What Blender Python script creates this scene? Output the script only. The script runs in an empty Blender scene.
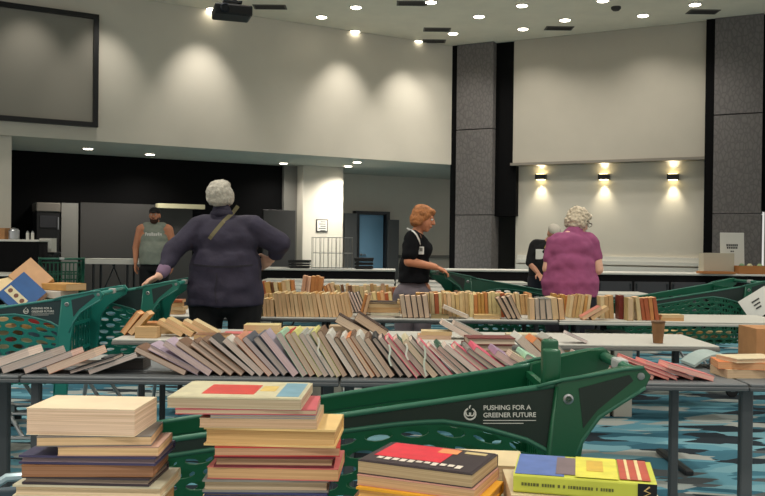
import bpy, bmesh, math, random
from mathutils import Vector, Matrix, noise
random.seed(11)
SC = bpy.context.scene
COL = SC.collection
PI = math.pi
F = 850.0
CAMZ = 1.30
RC = (Matrix.Rotation(PI/2 - math.radians(0.404), 3, 'X') @ Matrix.Rotation(math.radians(0.66), 3, 'Z'))
EYE = Vector((0, 0, CAMZ))
def ray(px, py): return RC @ Vector(((px-382.5)/F, (248-py)/F, -1))
def at(px, py, Y):
    r = ray(px, py); return EYE + r*(Y/r.y)
def on_z(px, py, z):
    r = ray(px, py); return EYE + r*((z-CAMZ)/r.z)
def xat(px, Y): return at(px, 244, Y).x

# ------------------------------------------------------------------ materials
def lin(c):
    return tuple(((v/255)/12.92 if v/255 <= .04045 else (((v/255)+.055)/1.055)**2.4) for v in c)
MATS = {}
def mat(name, rgb, rough=.6, metal=0, spec=.4, noise_amt=0, nscale=20, bump=0, bscale=60, emit=None, estr=0):
    if name in MATS: return MATS[name]
    m = bpy.data.materials.new(name); m.use_nodes = True
    nt = m.node_tree; b = nt.nodes['Principled BSDF']
    c = lin(rgb)
    b.inputs['Base Color'].default_value = (*c, 1)
    b.inputs['Roughness'].default_value = rough
    b.inputs['Metallic'].default_value = metal
    b.inputs['Specular IOR Level'].default_value = spec
    tc = nt.nodes.new('ShaderNodeTexCoord')
    if noise_amt:
        n = nt.nodes.new('ShaderNodeTexNoise'); n.inputs['Scale'].default_value = nscale; n.inputs['Detail'].default_value = 4
        nt.links.new(tc.outputs['Object'], n.inputs['Vector'])
        r = nt.nodes.new('ShaderNodeValToRGB')
        r.color_ramp.elements[0].position = .3; r.color_ramp.elements[1].position = .7
        r.color_ramp.elements[0].color = (*[v*(1-noise_amt) for v in c], 1)
        r.color_ramp.elements[1].color = (*[min(1, v*(1+noise_amt*.6)) for v in c], 1)
        nt.links.new(n.outputs['Fac'], r.inputs['Fac']); nt.links.new(r.outputs['Color'], b.inputs['Base Color'])
    if bump:
        n2 = nt.nodes.new('ShaderNodeTexNoise'); n2.inputs['Scale'].default_value = bscale; n2.inputs['Detail'].default_value = 5
        nt.links.new(tc.outputs['Object'], n2.inputs['Vector'])
        bp = nt.nodes.new('ShaderNodeBump'); bp.inputs['Strength'].default_value = bump; bp.inputs['Distance'].default_value = .02
        nt.links.new(n2.outputs['Fac'], bp.inputs['Height']); nt.links.new(bp.outputs['Normal'], b.inputs['Normal'])
    if emit:
        b.inputs['Emission Color'].default_value = (*lin(emit), 1); b.inputs['Emission Strength'].default_value = estr
    MATS[name] = m
    return m
def page_mat(rgb):
    key = 'pages_%d_%d_%d' % rgb
    if key in MATS: return MATS[key]
    m = bpy.data.materials.new(key); m.use_nodes = True; nt = m.node_tree; b = nt.nodes['Principled BSDF']
    c = lin(rgb); c = (c[0]*1.08, c[1]*1.0, c[2]*1.06); b.inputs['Roughness'].default_value = .85; b.inputs['Specular IOR Level'].default_value = .15
    tc = nt.nodes.new('ShaderNodeTexCoord'); mp = nt.nodes.new('ShaderNodeMapping')
    mp.inputs['Scale'].default_value = (700, 3, 3)
    n = nt.nodes.new('ShaderNodeTexNoise'); n.inputs['Scale'].default_value = 1; n.inputs['Detail'].default_value = 3
    nt.links.new(tc.outputs['Object'], mp.inputs['Vector']); nt.links.new(mp.outputs['Vector'], n.inputs['Vector'])
    r = nt.nodes.new('ShaderNodeValToRGB'); r.color_ramp.elements[0].position = .3; r.color_ramp.elements[1].position = .65
    r.color_ramp.elements[0].color = (c[0]*.70, c[1]*.66, c[2]*.58, 1); r.color_ramp.elements[1].color = (*c, 1)
    nt.links.new(n.outputs['Fac'], r.inputs['Fac']); nt.links.new(r.outputs['Color'], b.inputs['Base Color'])
    bp = nt.nodes.new('ShaderNodeBump'); bp.inputs['Strength'].default_value = .3; bp.inputs['Distance'].default_value = .002
    nt.links.new(n.outputs['Fac'], bp.inputs['Height']); nt.links.new(bp.outputs['Normal'], b.inputs['Normal'])
    MATS[key] = m; return m
def cover_mat(rgb):
    return mat('cover_%d_%d_%d' % rgb, rgb, rough=.42, spec=.45, noise_amt=.12, nscale=18)

# ------------------------------------------------------------------ mesh helpers
def quadbox(bm, x0, x1, y0, y1, z0, z1, M=None):
    vs = [bm.verts.new(p) for p in ((x0,y0,z0),(x1,y0,z0),(x1,y1,z0),(x0,y1,z0),(x0,y0,z1),(x1,y0,z1),(x1,y1,z1),(x0,y1,z1))]
    for f in ((3,2,1,0),(4,5,6,7),(0,1,5,4),(1,2,6,5),(2,3,7,6),(3,0,4,7)): bm.faces.new([vs[i] for i in f])
    if M is not None:
        for v in vs: v.co = M @ v.co
    return vs
def rbox(bm, x0, x1, y0, y1, z0, z1, bev=.005, seg=2, M=None):
    b2 = bmesh.new(); quadbox(b2, x0, x1, y0, y1, z0, z1)
    bmesh.ops.bevel(b2, geom=list(b2.edges), offset=bev, segments=seg, affect='EDGES', profile=.5)
    if M is not None: b2.transform(M)
    merge(bm, b2)
def merge(bm, b2):
    me = bpy.data.meshes.new('tmp'); b2.to_mesh(me); b2.free(); bm.from_mesh(me); bpy.data.meshes.remove(me)
def tube(bm, pts, r, n=8, cap=True, radii=None):
    pts = [Vector(p) for p in pts]; rings = []
    up = Vector((0, 0, 1))
    prev = None
    for i, p in enumerate(pts):
        if i == 0: d = pts[1]-p
        elif i == len(pts)-1: d = p-pts[i-1]
        else: d = (pts[i+1]-p).normalized() + (p-pts[i-1]).normalized()
        d.normalize()
        if prev is None:
            a = d.cross(up)
            if a.length < .05: a = d.cross(Vector((1, 0, 0)))
        else:
            a = prev - d*prev.dot(d)
        a.normalize(); prev = a; b = d.cross(a)
        rr = radii[i] if radii else r
        rings.append([bm.verts.new(p + (a*math.cos(2*PI*k/n)+b*math.sin(2*PI*k/n))*rr) for k in range(n)])
    for i in range(len(rings)-1):
        for k in range(n): bm.faces.new((rings[i][k], rings[i][(k+1)%n], rings[i+1][(k+1)%n], rings[i+1][k]))
    if cap:
        bm.faces.new(rings[0][::-1]); bm.faces.new(rings[-1])
def lathe(bm, prof, n=16, M=None):
    rings = []
    allv = []
    for r, z in prof:
        rr = [bm.verts.new((r*math.cos(2*PI*k/n), r*math.sin(2*PI*k/n), z)) for k in range(n)]
        rings.append(rr); allv += rr
    for i in range(len(rings)-1):
        for k in range(n): bm.faces.new((rings[i][k], rings[i][(k+1)%n], rings[i+1][(k+1)%n], rings[i+1][k]))
    bm.faces.new(rings[0][::-1]); bm.faces.new(rings[-1])
    if M is not None:
        for v in allv: v.co = M @ v.co
def prism(bm, poly, y0, y1, M=None):
    """poly in x,z extruded along y"""
    a = [bm.verts.new((x, y0, z)) for x, z in poly]; b = [bm.verts.new((x, y1, z)) for x, z in poly]
    n = len(poly)
    fs = [bm.faces.new(a), bm.faces.new(b[::-1])]
    for i in range(n): fs.append(bm.faces.new((a[i], b[i], b[(i+1)%n], a[(i+1)%n])))
    if M is not None:
        for v in a+b: v.co = M @ v.co
    return fs
def blobs(bm, c, r, rot=None, n=16, m=10):
    M = Matrix.Translation(Vector(c)) @ (rot.to_4x4() if rot else Matrix()) @ Matrix.Diagonal((*r, 1)).to_4x4()
    bmesh.ops.create_uvsphere(bm, u_segments=n, v_segments=m, radius=1, matrix=M)
def obj(name, bm, m=None, parent=None, smooth=False, M=None):
    bmesh.ops.recalc_face_normals(bm, faces=bm.faces)
    me = bpy.data.meshes.new(name); bm.to_mesh(me); bm.free()
    if smooth:
        for p in me.polygons: p.use_smooth = True
    o = bpy.data.objects.new(name, me); COL.objects.link(o)
    if m:
        for mm in (m if isinstance(m, (list, tuple)) else [m]): me.materials.append(mm)
    if parent: o.parent = parent
    if M is not None: o.matrix_world = M
    return o
def sharp(o, ang=35):
    me = o.data
    for p in me.polygons: p.use_smooth = True
    me.set_sharp_from_angle(angle=math.radians(ang))
LABELS = {}
def tag(o, label, cat, group=None, kind=None):
    o['label'] = label; o['category'] = cat
    if group: o['group'] = group
    if kind: o['kind'] = kind
    n = len(label.split())
    if n < 4 or n > 16: print('LABEL LEN', n, label)
    if label in LABELS: print('LABEL DUP', label)
    LABELS[label] = 1
    return o
def thing(name, label, cat, M=None, group=None):
    o = bpy.data.objects.new(name, None); COL.objects.link(o); o.empty_display_size = .1
    tag(o, label, cat, group)
    if M is not None: o.matrix_world = M
    return o
def struct(name, bm, m, parent=None, smooth=False):
    o = obj(name, bm, m, parent, smooth)
    if not parent: o['kind'] = 'structure'
    return o
def T(x, y, z): return Matrix.Translation((x, y, z))
def RZ(a): return Matrix.Rotation(a, 4, 'Z')
def RY(a): return Matrix.Rotation(a, 4, 'Y')
def RX(a): return Matrix.Rotation(a, 4, 'X')
def text_mesh(body, size, ext=.001, align='LEFT', bold=0):
    cu = bpy.data.curves.new('txt', 'FONT'); cu.body = body; cu.size = size; cu.extrude = ext; cu.align_x = align; cu.offset = bold
    to = bpy.data.objects.new('txt', cu); COL.objects.link(to)
    bpy.context.view_layer.update()
    me = bpy.data.meshes.new_from_object(to.evaluated_get(bpy.context.evaluated_depsgraph_get()))
    bpy.data.objects.remove(to); bpy.data.curves.remove(cu)
    return me
ORD = ['first','second','third','fourth','fifth','sixth','seventh','eighth','ninth','tenth','eleventh','twelfth','thirteenth','fourteenth','fifteenth','sixteenth','seventeenth','eighteenth','nineteenth','twentieth']
def ordn(i):
    return ORD[i] if i < 20 else ('twenty-' + ORD[i-20] if i-20 < 9 else 'thirtieth')

# ------------------------------------------------------------------ camera, world
cam = bpy.data.cameras.new('camera'); cam.lens = 36*F/765; cam.sensor_width = 36; cam.sensor_fit = 'HORIZONTAL'
cam.clip_start = .05
co = bpy.data.objects.new('camera', cam); COL.objects.link(co)
co.matrix_world = T(0, 0, CAMZ) @ RC.to_4x4(); SC.camera = co
w = bpy.data.worlds.new('world'); SC.world = w; w.use_nodes = True
w.node_tree.nodes['Background'].inputs['Color'].default_value = (1, .965, .91, 1)
w.node_tree.nodes['Background'].inputs['Strength'].default_value = .78
SC.view_settings.view_transform = 'Standard'; SC.view_settings.look = 'None'; SC.view_settings.gamma = 1
SC.view_settings.exposure = 0.0
SC.cycles.use_denoising = True
SC.cycles.max_bounces = 6; SC.cycles.diffuse_bounces = 3

# ------------------------------------------------------------------ room frames
ZC, ZB = 5.22, 2.856
class Wall:
    def __init__(s, O, a, n):
        s.O = Vector((*O, 0)); s.a = Vector((*a, 0)).normalized(); s.n = Vector((*n, 0)).normalized()
        s.M = Matrix(((s.a.x, s.n.x, 0, s.O.x), (s.a.y, s.n.y, 0, s.O.y), (0, 0, 1, 0), (0, 0, 0, 1)))  # local: x=s, y=d (into room), z
    def hit(s, px, py, d=0):
        r = ray(px, py); p0 = s.O + s.n*d
        t = (p0-EYE).dot(s.n)/r.dot(s.n); p = EYE + r*t
        return (p-s.O).dot(s.a), p.z
LW = Wall((1.45, 17.0), (-.869, -.494), (.494, -.869))
EW = Wall((1.45, 17.0), (.8874, -.461), (-.461, -.8874))
def wbox(bm, W, s0, s1, d0, d1, z0, z1): quadbox(bm, s0, s1, d0, d1, z0, z1, W.M)

M_wall = mat('painted_wall', (204, 198, 184), rough=.9, spec=.1, noise_amt=.03, nscale=2)
M_wall2 = mat('end_wall_paint', (176, 170, 157), rough=.9, spec=.1, noise_amt=.03, nscale=2)
M_white = mat('white_paint', (214, 212, 203), rough=.6)
M_ceil = mat('ceiling_paint', (240, 232, 214), rough=.95, spec=.05, noise_amt=.04, nscale=3)
M_black = mat('black_wall', (9, 9, 10), rough=.8, spec=.1)
M_blackp = mat('black_plastic', (16, 16, 17), rough=.45)
M_grey = mat('dark_partition', (58, 56, 54), rough=.6)
M_grey2 = mat('mid_grey_panel', (118, 116, 110), rough=.7)
M_steel = mat('steel', (170, 172, 172), rough=.3, metal=.9)
M_tube = mat('grey_painted_steel', (84, 88, 90), rough=.45)
M_dtube = mat('dark_steel', (50, 52, 54), rough=.4, metal=.3)
M_emit = mat('lamp_disc', (255, 250, 235), emit=(255, 244, 220), estr=14)
M_card = mat('cardboard', (176, 128, 84), rough=.85, noise_amt=.08)
M_cloth = mat('black_tablecloth', (20, 20, 21), rough=.95, spec=.05)

# carpet
def carpet():
    m = bpy.data.materials.new('carpet'); m.use_nodes = True; nt = m.node_tree; b = nt.nodes['Principled BSDF']
    b.inputs['Roughness'].default_value = .95; b.inputs['Specular IOR Level'].default_value = .1
    tc = nt.nodes.new('ShaderNodeTexCoord'); mp = nt.nodes.new('ShaderNodeMapping')
    mp.inputs['Rotation'].default_value = (0, 0, .55); mp.inputs['Scale'].default_value = (2.9, 8.0, 1)
    nt.links.new(tc.outputs['Object'], mp.inputs['Vector'])
    v = nt.nodes.new('ShaderNodeTexVoronoi'); v.distance = 'CHEBYCHEV'; v.inputs['Scale'].default_value = 1.0
    nt.links.new(mp.outputs['Vector'], v.inputs['Vector'])
    sep = nt.nodes.new('ShaderNodeSeparateColor'); nt.links.new(v.outputs['Color'], sep.inputs['Color'])
    r = nt.nodes.new('ShaderNodeValToRGB'); r.color_ramp.interpolation = 'CONSTANT'
    cols = [(0, (40, 48, 54)), (.14, (66, 112, 128)), (.3, (96, 146, 160)), (.48, (150, 158, 154)), (.58, (54, 98, 114)), (.72, (116, 160, 170)), (.84, (84, 90, 92)), (.93, (166, 170, 164))]
    els = r.color_ramp.elements
    els[0].position = 0; els[0].color = (*lin(cols[0][1]), 1); els[1].position = cols[1][0]; els[1].color = (*lin(cols[1][1]), 1)
    for p, c in cols[2:]:
        e = els.new(p); e.color = (*lin(c), 1)
    nt.links.new(sep.outputs['Red'], r.inputs['Fac'])
    n = nt.nodes.new('ShaderNodeTexNoise'); n.inputs['Scale'].default_value = 180; nt.links.new(tc.outputs['Object'], n.inputs['Vector'])
    mx = nt.nodes.new('ShaderNodeMix'); mx.data_type = 'RGBA'; mx.blend_type = 'MULTIPLY'; mx.inputs['Factor'].default_value = .35
    nt.links.new(r.outputs['Color'], mx.inputs[6]); nt.links.new(n.outputs['Fac'], mx.inputs[7]); nt.links.new(mx.outputs[2], b.inputs['Base Color'])
    return m
bm = bmesh.new(); quadbox(bm, -12, 12, -3, 24, -.1, 0); struct('floor', bm, carpet())
bm = bmesh.new(); quadbox(bm, -12, 12, -3, 24, ZC, ZC+.2); struct('ceiling', bm, M_ceil)

# left wall: bulkhead (upper wall + soffit), recess behind it
s_end = LW.hit(0, 100)[0] + 6
bm = bmesh.new(); wbox(bm, LW, -3.5, s_end, -5.2, 0, ZB, ZC-.002); struct('wall_left', bm, M_wall)
sa, _ = LW.hit(282, 200, -2.3); sb, _ = LW.hit(9, 200, -2.3)
bm = bmesh.new(); wbox(bm, LW, sa, sb+6, -2.45, -2.3, 0, ZB-.002); struct('wall_left_recess', bm, M_black)
# side return (grey) + white column + deeper wall
s303, _ = LW.hit(303, 200, -1.9); s343, _ = LW.hit(343, 200, -1.9)
bm = bmesh.new(); wbox(bm, LW, s303, sa, -2.30, -2.2, 0, ZB-.002); struct('wall_return', bm, M_grey2)
bm = bmesh.new(); wbox(bm, LW, s343, s303, -2.6, -1.9, 0, ZB-.002); struct('wall_pier', bm, M_wall)
bm = bmesh.new(); wbox(bm, LW, -3.6, s303+.5, -3.5, -3.3, 0, ZB-.002); struct('wall_left_rear', bm, M_wall)
# white pier at far left of frame
s0c, _ = LW.hit(9, 200, -.4)
bm = bmesh.new(); wbox(bm, LW, s0c, s0c+.55, -.9, -.1, 0, ZB-.002); struct('wall_pier_left', bm, M_wall)

# end wall: upper panel, lower recessed wall
def es(px, py=100): return EW.hit(px, py)[0]
e455, e458, e495, e516, e706, e716, e763 = [es(x) for x in (453, 459, 495, 516, 706, 715, 763)]
bm = bmesh.new(); wbox(bm, EW, e516-.05, e706+.02, -.6, 0, ZB, ZC-.002); struct('wall_end_upper', bm, M_wall2)
bm = bmesh.new(); wbox(bm, EW, e516-.05, e706+.02, -.6, -.22, 0, ZB-.002); struct('wall_end', bm, M_wall)
bm = bmesh.new()
for z0, z1, d in ((0, .80, -.14), (.80, .90, -.10), (.93, 1.0, -.13), (1.0, 1.08, -.17)): wbox(bm, EW, e516, e706, -.22, d, z0, z1)
struct('trim_2', bm, M_white)
bm = bmesh.new(); wbox(bm, EW, e516-.09, e706+.02, -.2, .04, ZB-.05, ZB-.001); struct('ledge_shade_strip', bm, mat('ledge_shade_grey', (128, 122, 112), rough=.8))  # added dark strip, its grey stands for the shaded soffit underside
# textured acoustic columns
def column_mat():
    m = bpy.data.materials.new('acoustic_panel'); m.use_nodes = True; nt = m.node_tree; b = nt.nodes['Principled BSDF']
    b.inputs['Roughness'].default_value = .9
    tc = nt.nodes.new('ShaderNodeTexCoord')
    v = nt.nodes.new('ShaderNodeTexVoronoi'); v.inputs['Scale'].default_value = 16; v.feature = 'DISTANCE_TO_EDGE'
    mp = nt.nodes.new('ShaderNodeMapping'); mp.inputs['Scale'].default_value = (1, 1, .55)
    nt.links.new(tc.outputs['Object'], mp.inputs['Vector']); nt.links.new(mp.outputs['Vector'], v.inputs['Vector'])
    r = nt.nodes.new('ShaderNodeValToRGB'); r.color_ramp.elements[1].position = .18
    r.color_ramp.elements[0].color = (*lin((94, 90, 89)), 1); r.color_ramp.elements[1].color = (*lin((108, 104, 102)), 1)
    nt.links.new(v.outputs['Distance'], r.inputs['Fac']); nt.links.new(r.outputs['Color'], b.inputs['Base Color'])
    bp = nt.nodes.new('ShaderNodeBump'); bp.inputs['Strength'].default_value = .3; bp.inputs['Distance'].default_value = .02
    nt.links.new(v.outputs['Distance'], bp.inputs['Height']); nt.links.new(bp.outputs['Normal'], b.inputs['Normal'])
    return m
M_acou = column_mat()
bm = bmesh.new(); wbox(bm, EW, e455, e458, -.5, .1, 0, ZC-.002); struct('trim_3', bm, M_black)
zs = EW.hit(475, 130)[1]; zs2 = EW.hit(475, 215)[1]
bm = bmesh.new()
for a, b_ in ((0, zs2-.01), (zs2+.005, zs-.01), (zs+.01, ZC-.002)): wbox(bm, EW, e458, e495, -.3, .12, a, b_)
struct('wall_column_left', bm, M_acou)
bm = bmesh.new(); wbox(bm, EW, e495, e516, -.5, -.05, EW.hit(505, 216)[1], ZC-.002); struct('wall_black_slot', bm, M_black)
bm = bmesh.new(); wbox(bm, EW, e495-1.0, e516+.8, -1.1, -1.0, 0, ZB-.01); struct('wall_niche_back', bm, M_grey)
bm = bmesh.new(); wbox(bm, EW, e706, e716, -.5, .1, 0, ZC-.002); struct('trim_4', bm, M_black)
zs = EW.hit(735, 115)[1]
bm = bmesh.new()
for a, b_ in ((0, zs2-.01), (zs2+.005, zs-.01), (zs+.01, ZC-.002)): wbox(bm, EW, e716, e763, -.3, .12, a, b_)
struct('wall_column_right', bm, M_acou)
bm = bmesh.new(); wbox(bm, EW, e763, e763+.25, -.5, .05, 1.9, ZC-.002); struct('trim_5', bm, M_black)
bm = bmesh.new(); wbox(bm, EW, e763+.02, e763+6, -.8, -.5, 0, ZC-.002); struct('wall_right', bm, M_wall)

# projection screen
s1, zt = LW.hit(98, 16); _, zb = LW.hit(98, 128); s2 = LW.hit(0, 60)[0] + 1.6
sc = thing('projection_screen', 'large wall-mounted projection screen with black border high on the left wall', 'screen')
fw = .075
bm = bmesh.new()
wbox(bm, LW, s1, s2, .02, .1, zt-fw, zt); wbox(bm, LW, s1, s2, .02, .1, zb, zb+fw)
wbox(bm, LW, s1, s1+fw, .02, .1, zb+fw, zt-fw); wbox(bm, LW, s2-fw, s2, .02, .1, zb+fw, zt-fw)
obj('screen_border', bm, M_blackp, sc)
bm = bmesh.new(); wbox(bm, LW, s1+fw, s2-fw, .01, .05, zb+fw, zt-fw); obj('screen_fabric', bm, mat('screen_fabric', (138, 134, 124), rough=.9, spec=.05), sc)

# ceiling downlights
def spot(loc, power, ang=110, blend=.9, size=.08, rot=None, col=(1, .94, .85)):
    l = bpy.data.lights.new('lamp', 'SPOT'); l.energy = power; l.spot_size = math.radians(ang); l.spot_blend = blend
    l.color = col; l.shadow_soft_size = size
    o = bpy.data.objects.new('lamp', l); COL.objects.link(o); o.location = loc
    if rot: o.rotation_euler = rot
    return o
def downlight(p, z, label, group, power=0, r=.09, ang=110):
    t = thing('downlight', label, 'ceiling light', T(p.x, p.y, z), group)
    bm = bmesh.new(); lathe(bm, [(r*1.25, 0), (r*1.25, -.012), (r*1.02, -.016), (r*1.0, -.004)], 20)
    obj('trim_ring', bm, M_white, t)
    bm = bmesh.new(); lathe(bm, [(r, -.016), (r*.9, -.022), (r*.3, -.024)], 20)
    obj('lens', bm, M_emit, t)
    if power: spot((p.x, p.y, z-.06), power, ang)
DL = [(212, 8.6, 'beside the black projector'), (321.6, 16.5, 'left of the pair above the left wall'), (356, 6.7, 'above and right of the left pair'),
      (355, 31, 'nearest the left wall edge, mid wall'), (417.6, 41, 'nearest the left wall edge, by the corner'), (431, 1.6, 'at the top frame edge beside a vent'),
      (453, 33, 'just above the dark corner column'), (479, 16, 'above the left dark column, higher up'), (522, 5, 'upper one above the black slot'),
      (523, 28.5, 'lower one above the black slot'), (565, 19.5, 'right of the vent over the end wall'), (603, 0, 'cut by the frame top over the end wall'),
      (643, 15, 'over the right half of the end wall'), (695, 4, 'beside the vent near the right column')]
for i, (x, y, wh) in enumerate(DL):
    p = on_z(x, y, ZC)
    downlight(p, ZC, 'round recessed ceiling downlight, ' + wh, 'downlights in the main ceiling', 0 if x in (212, 355, 417.6, 321.6) else 85, ang=130)
for x, y, wh in ((88, 148, 'leftmost under the bulkhead'), (150, 153.7, 'above the man in the tank top'), (283.5, 162.7, 'above the grey return by the pier'),
                 (348, 165.6, 'nearer of the pair above the blue-lit door'), (357, 161.6, 'further of the pair above the blue-lit door')):
    p = on_z(x, y, ZB)
    downlight(p, ZB, 'small soffit downlight, ' + wh, 'downlights in the soffit', 110 if x < 200 else (75 if x < 300 else 210), r=.08, ang=150)
# wall washers close to the left wall (their scallops are what the photo shows)
for x, pw in ((27, 60), (102, 70), (200, 130), (341, 120), (404, 120)):
    s, _ = LW.hit(x, 60)
    p = LW.M @ Vector((s, .8, ZC-.05))
    o = spot(p, pw*1.0, 66, 1.0, .08)
    o.rotation_euler = (Vector((0, 0, -1)) - LW.n*.46).to_track_quat('-Z', 'Y').to_euler()
# general lamps of the hall outside the frame
for x in (-6, -2, 2, 6):
    for y in (-1.5, 2, 5.5, 9):
        spot((x, y, ZC-.06), 330, 130, .9, .12)
# wall up/down lights
for i, x in enumerate((541, 604, 673)):
    s, z = EW.hit(x, 177.0, -.16)
    t = thing('wall_light', ('left', 'middle', 'right')[i] + ' one of three dark box wall lights shining up and down the end wall', 'wall light', None, 'wall lights on the end wall')
    bm = bmesh.new(); wbox(bm, EW, s-.095, s+.095, -.22, -.08, z-.05, z+.05); o = obj('housing', bm, M_blackp, t)
    bm = bmesh.new(); wbox(bm, EW, s-.075, s+.075, -.2, -.10, z+.051, z+.056); wbox(bm, EW, s-.075, s+.075, -.2, -.10, z-.056, z-.051)
    obj('lens', bm, mat('warm_lens', (255, 240, 190), emit=(255, 232, 170), estr=10), t)
    for sg in (1, -1):
        p = EW.M @ Vector((s, -.13, z+sg*.07))
        l = spot(p, 20 if sg > 0 else 26, 80, 1.0, .04, col=(1, .90, .68))
        l.rotation_euler = (Vector((0, 0, sg)) - EW.n*.12).to_track_quat('-Z', 'Y').to_euler()
# vents
for x, y, wl, wh in ((270, 6.7, .55, 'near the projector'), (412, 3, .5, 'at the top of the frame'), (437, 29.4, .5, 'upper of the pair near the corner'),
                  (434, 41, .45, 'lower of the pair near the corner'), (559, 28, .5, 'above the middle of the end wall'), (703, 11.5, .5, 'above the right column')):
    p = on_z(x, y, ZC); t = thing('ceiling_vent', 'dark slotted ceiling air vent, ' + wh, 'vent', T(p.x, p.y, ZC), 'air vents in the ceiling')
    bm = bmesh.new(); quadbox(bm, -wl/2, wl/2, -.13, .13, -.012, 0); obj('frame', bm, mat('vent_frame', (95, 90, 82)), t)
    bm = bmesh.new()
    for k in range(5): quadbox(bm, -wl/2+.03, wl/2-.03, -.1+k*.045, -.08+k*.045, -.02, -.0125)
    obj('slat', bm, M_grey, t)
p = on_z(616, 7, ZC); bm = bmesh.new(); lathe(bm, [(.08, 0), (.08, -.03), (.05, -.06), (.02, -.065)], 16, T(p.x, p.y, ZC))
tag(obj('smoke_detector', bm, M_grey, smooth=True), 'small dark smoke detector on ceiling above the end wall', 'detector')
# projector
p = at(232, 13, 9.2)
t = thing('ceiling_projector', 'black projector hanging from ceiling pole above left wall', 'projector', T(p.x, p.y, p.z) @ RZ(math.radians(18)))
bm = bmesh.new(); rbox(bm, -.2, .2, -.16, .16, -.055, .06, .02); obj('body', bm, M_blackp, t)
bm = bmesh.new(); lathe(bm, [(.05, 0), (.05, .04), (.04, .05), (.035, .03)], 16, T(-.1, -.16, 0) @ RX(PI/2)); obj('lens', bm, mat('lens_glass', (30, 32, 40), rough=.1), t)
bm = bmesh.new(); tube(bm, [(.03, 0, .13), (.03, 0, ZC-p.z)], .022); obj('pole', bm, M_blackp, t)
bm = bmesh.new(); quadbox(bm, -.10, .10, -.07, .07, .10, .12)
for sx in (-.15, .15): tube(bm, [(sx, 0, .06), (sx*.4, 0, .11)], .012, 6)
obj('bracket', bm, M_dtube, t)
# ------------------------------------------------------------------ recess furniture
def lw_box(name, px0, px1, d, depth, y0, y1, m, label=None, cat=None, z0=None, z1=None, bev=.004):
    s0, za = LW.hit(px1, y1, d); s1, _ = LW.hit(px0, y1, d); zb_ = LW.hit((px0+px1)/2, y0, d)[1]; za = LW.hit((px0+px1)/2, y1, d)[1]
    if z0 is not None: za = z0
    if z1 is not None: zb_ = z1
    bm = bmesh.new(); rbox(bm, s0, s1, d-depth, d, za, zb_, bev, 1, LW.M)
    o = obj(name, bm, m)
    if label: tag(o, label, cat)
    return o, s0, s1, za, zb_
o, *_ = lw_box('servery_shutter', 80, 192, -2.15, .12, 204, 262, M_grey, 'wide dark grey servery shutter panel behind the man in the tank top', 'shutter', z0=0)
o, *_ = lw_box('steel_cabinet', 61, 78, -2.0, .25, 203, 250, mat('dull_steel', (128, 126, 120), rough=.5, metal=.3), 'tall narrow stainless panel beside the drinks machine', 'cabinet', z0=0)
o, *_ = lw_box('sliding_screen', 263, 295, -1.7, .06, 210, 262, mat('screen_grey', (46, 45, 44)), 'dark grey freestanding screen right of the woman in the jacket', 'screen', z0=0)
o, *_ = lw_box('light_shelf', 158, 205, -1.95, .18, 204, 208.5, mat('shelf_light', (190, 184, 150), emit=(255, 235, 190), estr=.08), 'thin lit shelf strip on the black wall beside the cap', 'shelf')
# drinks machine on counter
s0, zt = LW.hit(60, 203, -1.7); s1, _ = LW.hit(37, 203, -1.7); zbm = LW.hit(48, 238, -1.7)[1]
t = thing('drinks_machine', 'tall black drinks machine with silver top standing behind the serving counter', 'drinks machine')
bm = bmesh.new(); rbox(bm, s0, s1, -2.25, -1.7, 0, zt-.16, .01, 1, LW.M); obj('body', bm, M_blackp, t)
bm = bmesh.new(); rbox(bm, s0-.01, s1+.01, -2.25, -1.68, zt-.16, zt, .015, 1, LW.M); obj('top_panel', bm, mat('brushed_top', (120, 114, 106), rough=.4, metal=.5), t)
bm = bmesh.new(); rbox(bm, s0+.05, s1-.05, -1.70, -1.685, zbm+.18, zt-.22, .004, 1, LW.M); obj('glass_front', bm, mat('machine_glass', (26, 27, 30), rough=.15), t)
bm = bmesh.new(); tube(bm, [LW.M @ Vector((s0+.03, -1.66, zbm+.15)), LW.M @ Vector((s0+.03, -1.66, zt-.25))], .01); obj('handle', bm, M_steel, t)
# bar counter with black cloth
def draped(name, x0, x1, y0, y1, z, label, cat='table'):
    t = thing(name, label, cat, T(0, 0, 0))
    bm = bmesh.new(); rbox(bm, x0, x1, y0, y1, z-.03, z, .005, 1); obj('counter_top', bm, M_white, t)
    bm = bmesh.new(); n = 60; top = []; bot = []
    per = [(x0+.01, y1-.01), (x0+.01, y0+.01), (x1-.01, y0+.01), (x1-.01, y1-.01)]
    pts = []
    for i in range(3):
        a, b = Vector(per[i]), Vector(per[i+1]); k = max(4, int((b-a).length/.04))
        nn = Vector(((b-a).y, -(b-a).x)).normalized()
        for j in range(k): pts.append((a.lerp(b, j/k), nn))
    for j, (p_, nn) in enumerate(pts):
        wv = math.sin(j*1.3)*.012+math.sin(j*.47)*.01
        q = p_ - nn*.0
        top.append(bm.verts.new((p_.x, p_.y, z-.031))); bot.append(bm.verts.new((p_.x-nn.x*(wv-.01), p_.y-nn.y*(wv-.01), .01)))
    for j in range(len(top)-1): bm.faces.new((top[j], top[j+1], bot[j+1], bot[j]))
    o = obj('cloth', bm, M_cloth, t, smooth=True)
    md = o.modifiers.new('s', 'SOLIDIFY'); md.thickness = .004
    bm = bmesh.new()
    for xx in (x0+.12, x1-.12):
        for yy in (y0+.1, y1-.1):
            b2 = bmesh.new(); tube(b2, [(xx, yy, 0), (xx, yy, z-.03)], .018); obj('leg', b2, M_dtube, t)
    bm.free()
    return t
YB = 12.2
draped('serving_counter', xat(-70, YB), xat(38.5, YB), YB, YB+.42, at(20, 239.5, YB).z, 'high serving counter with pale top and black cloth front at far left', 'counter')
zc_ = at(20, 239.5, YB).z
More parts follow.
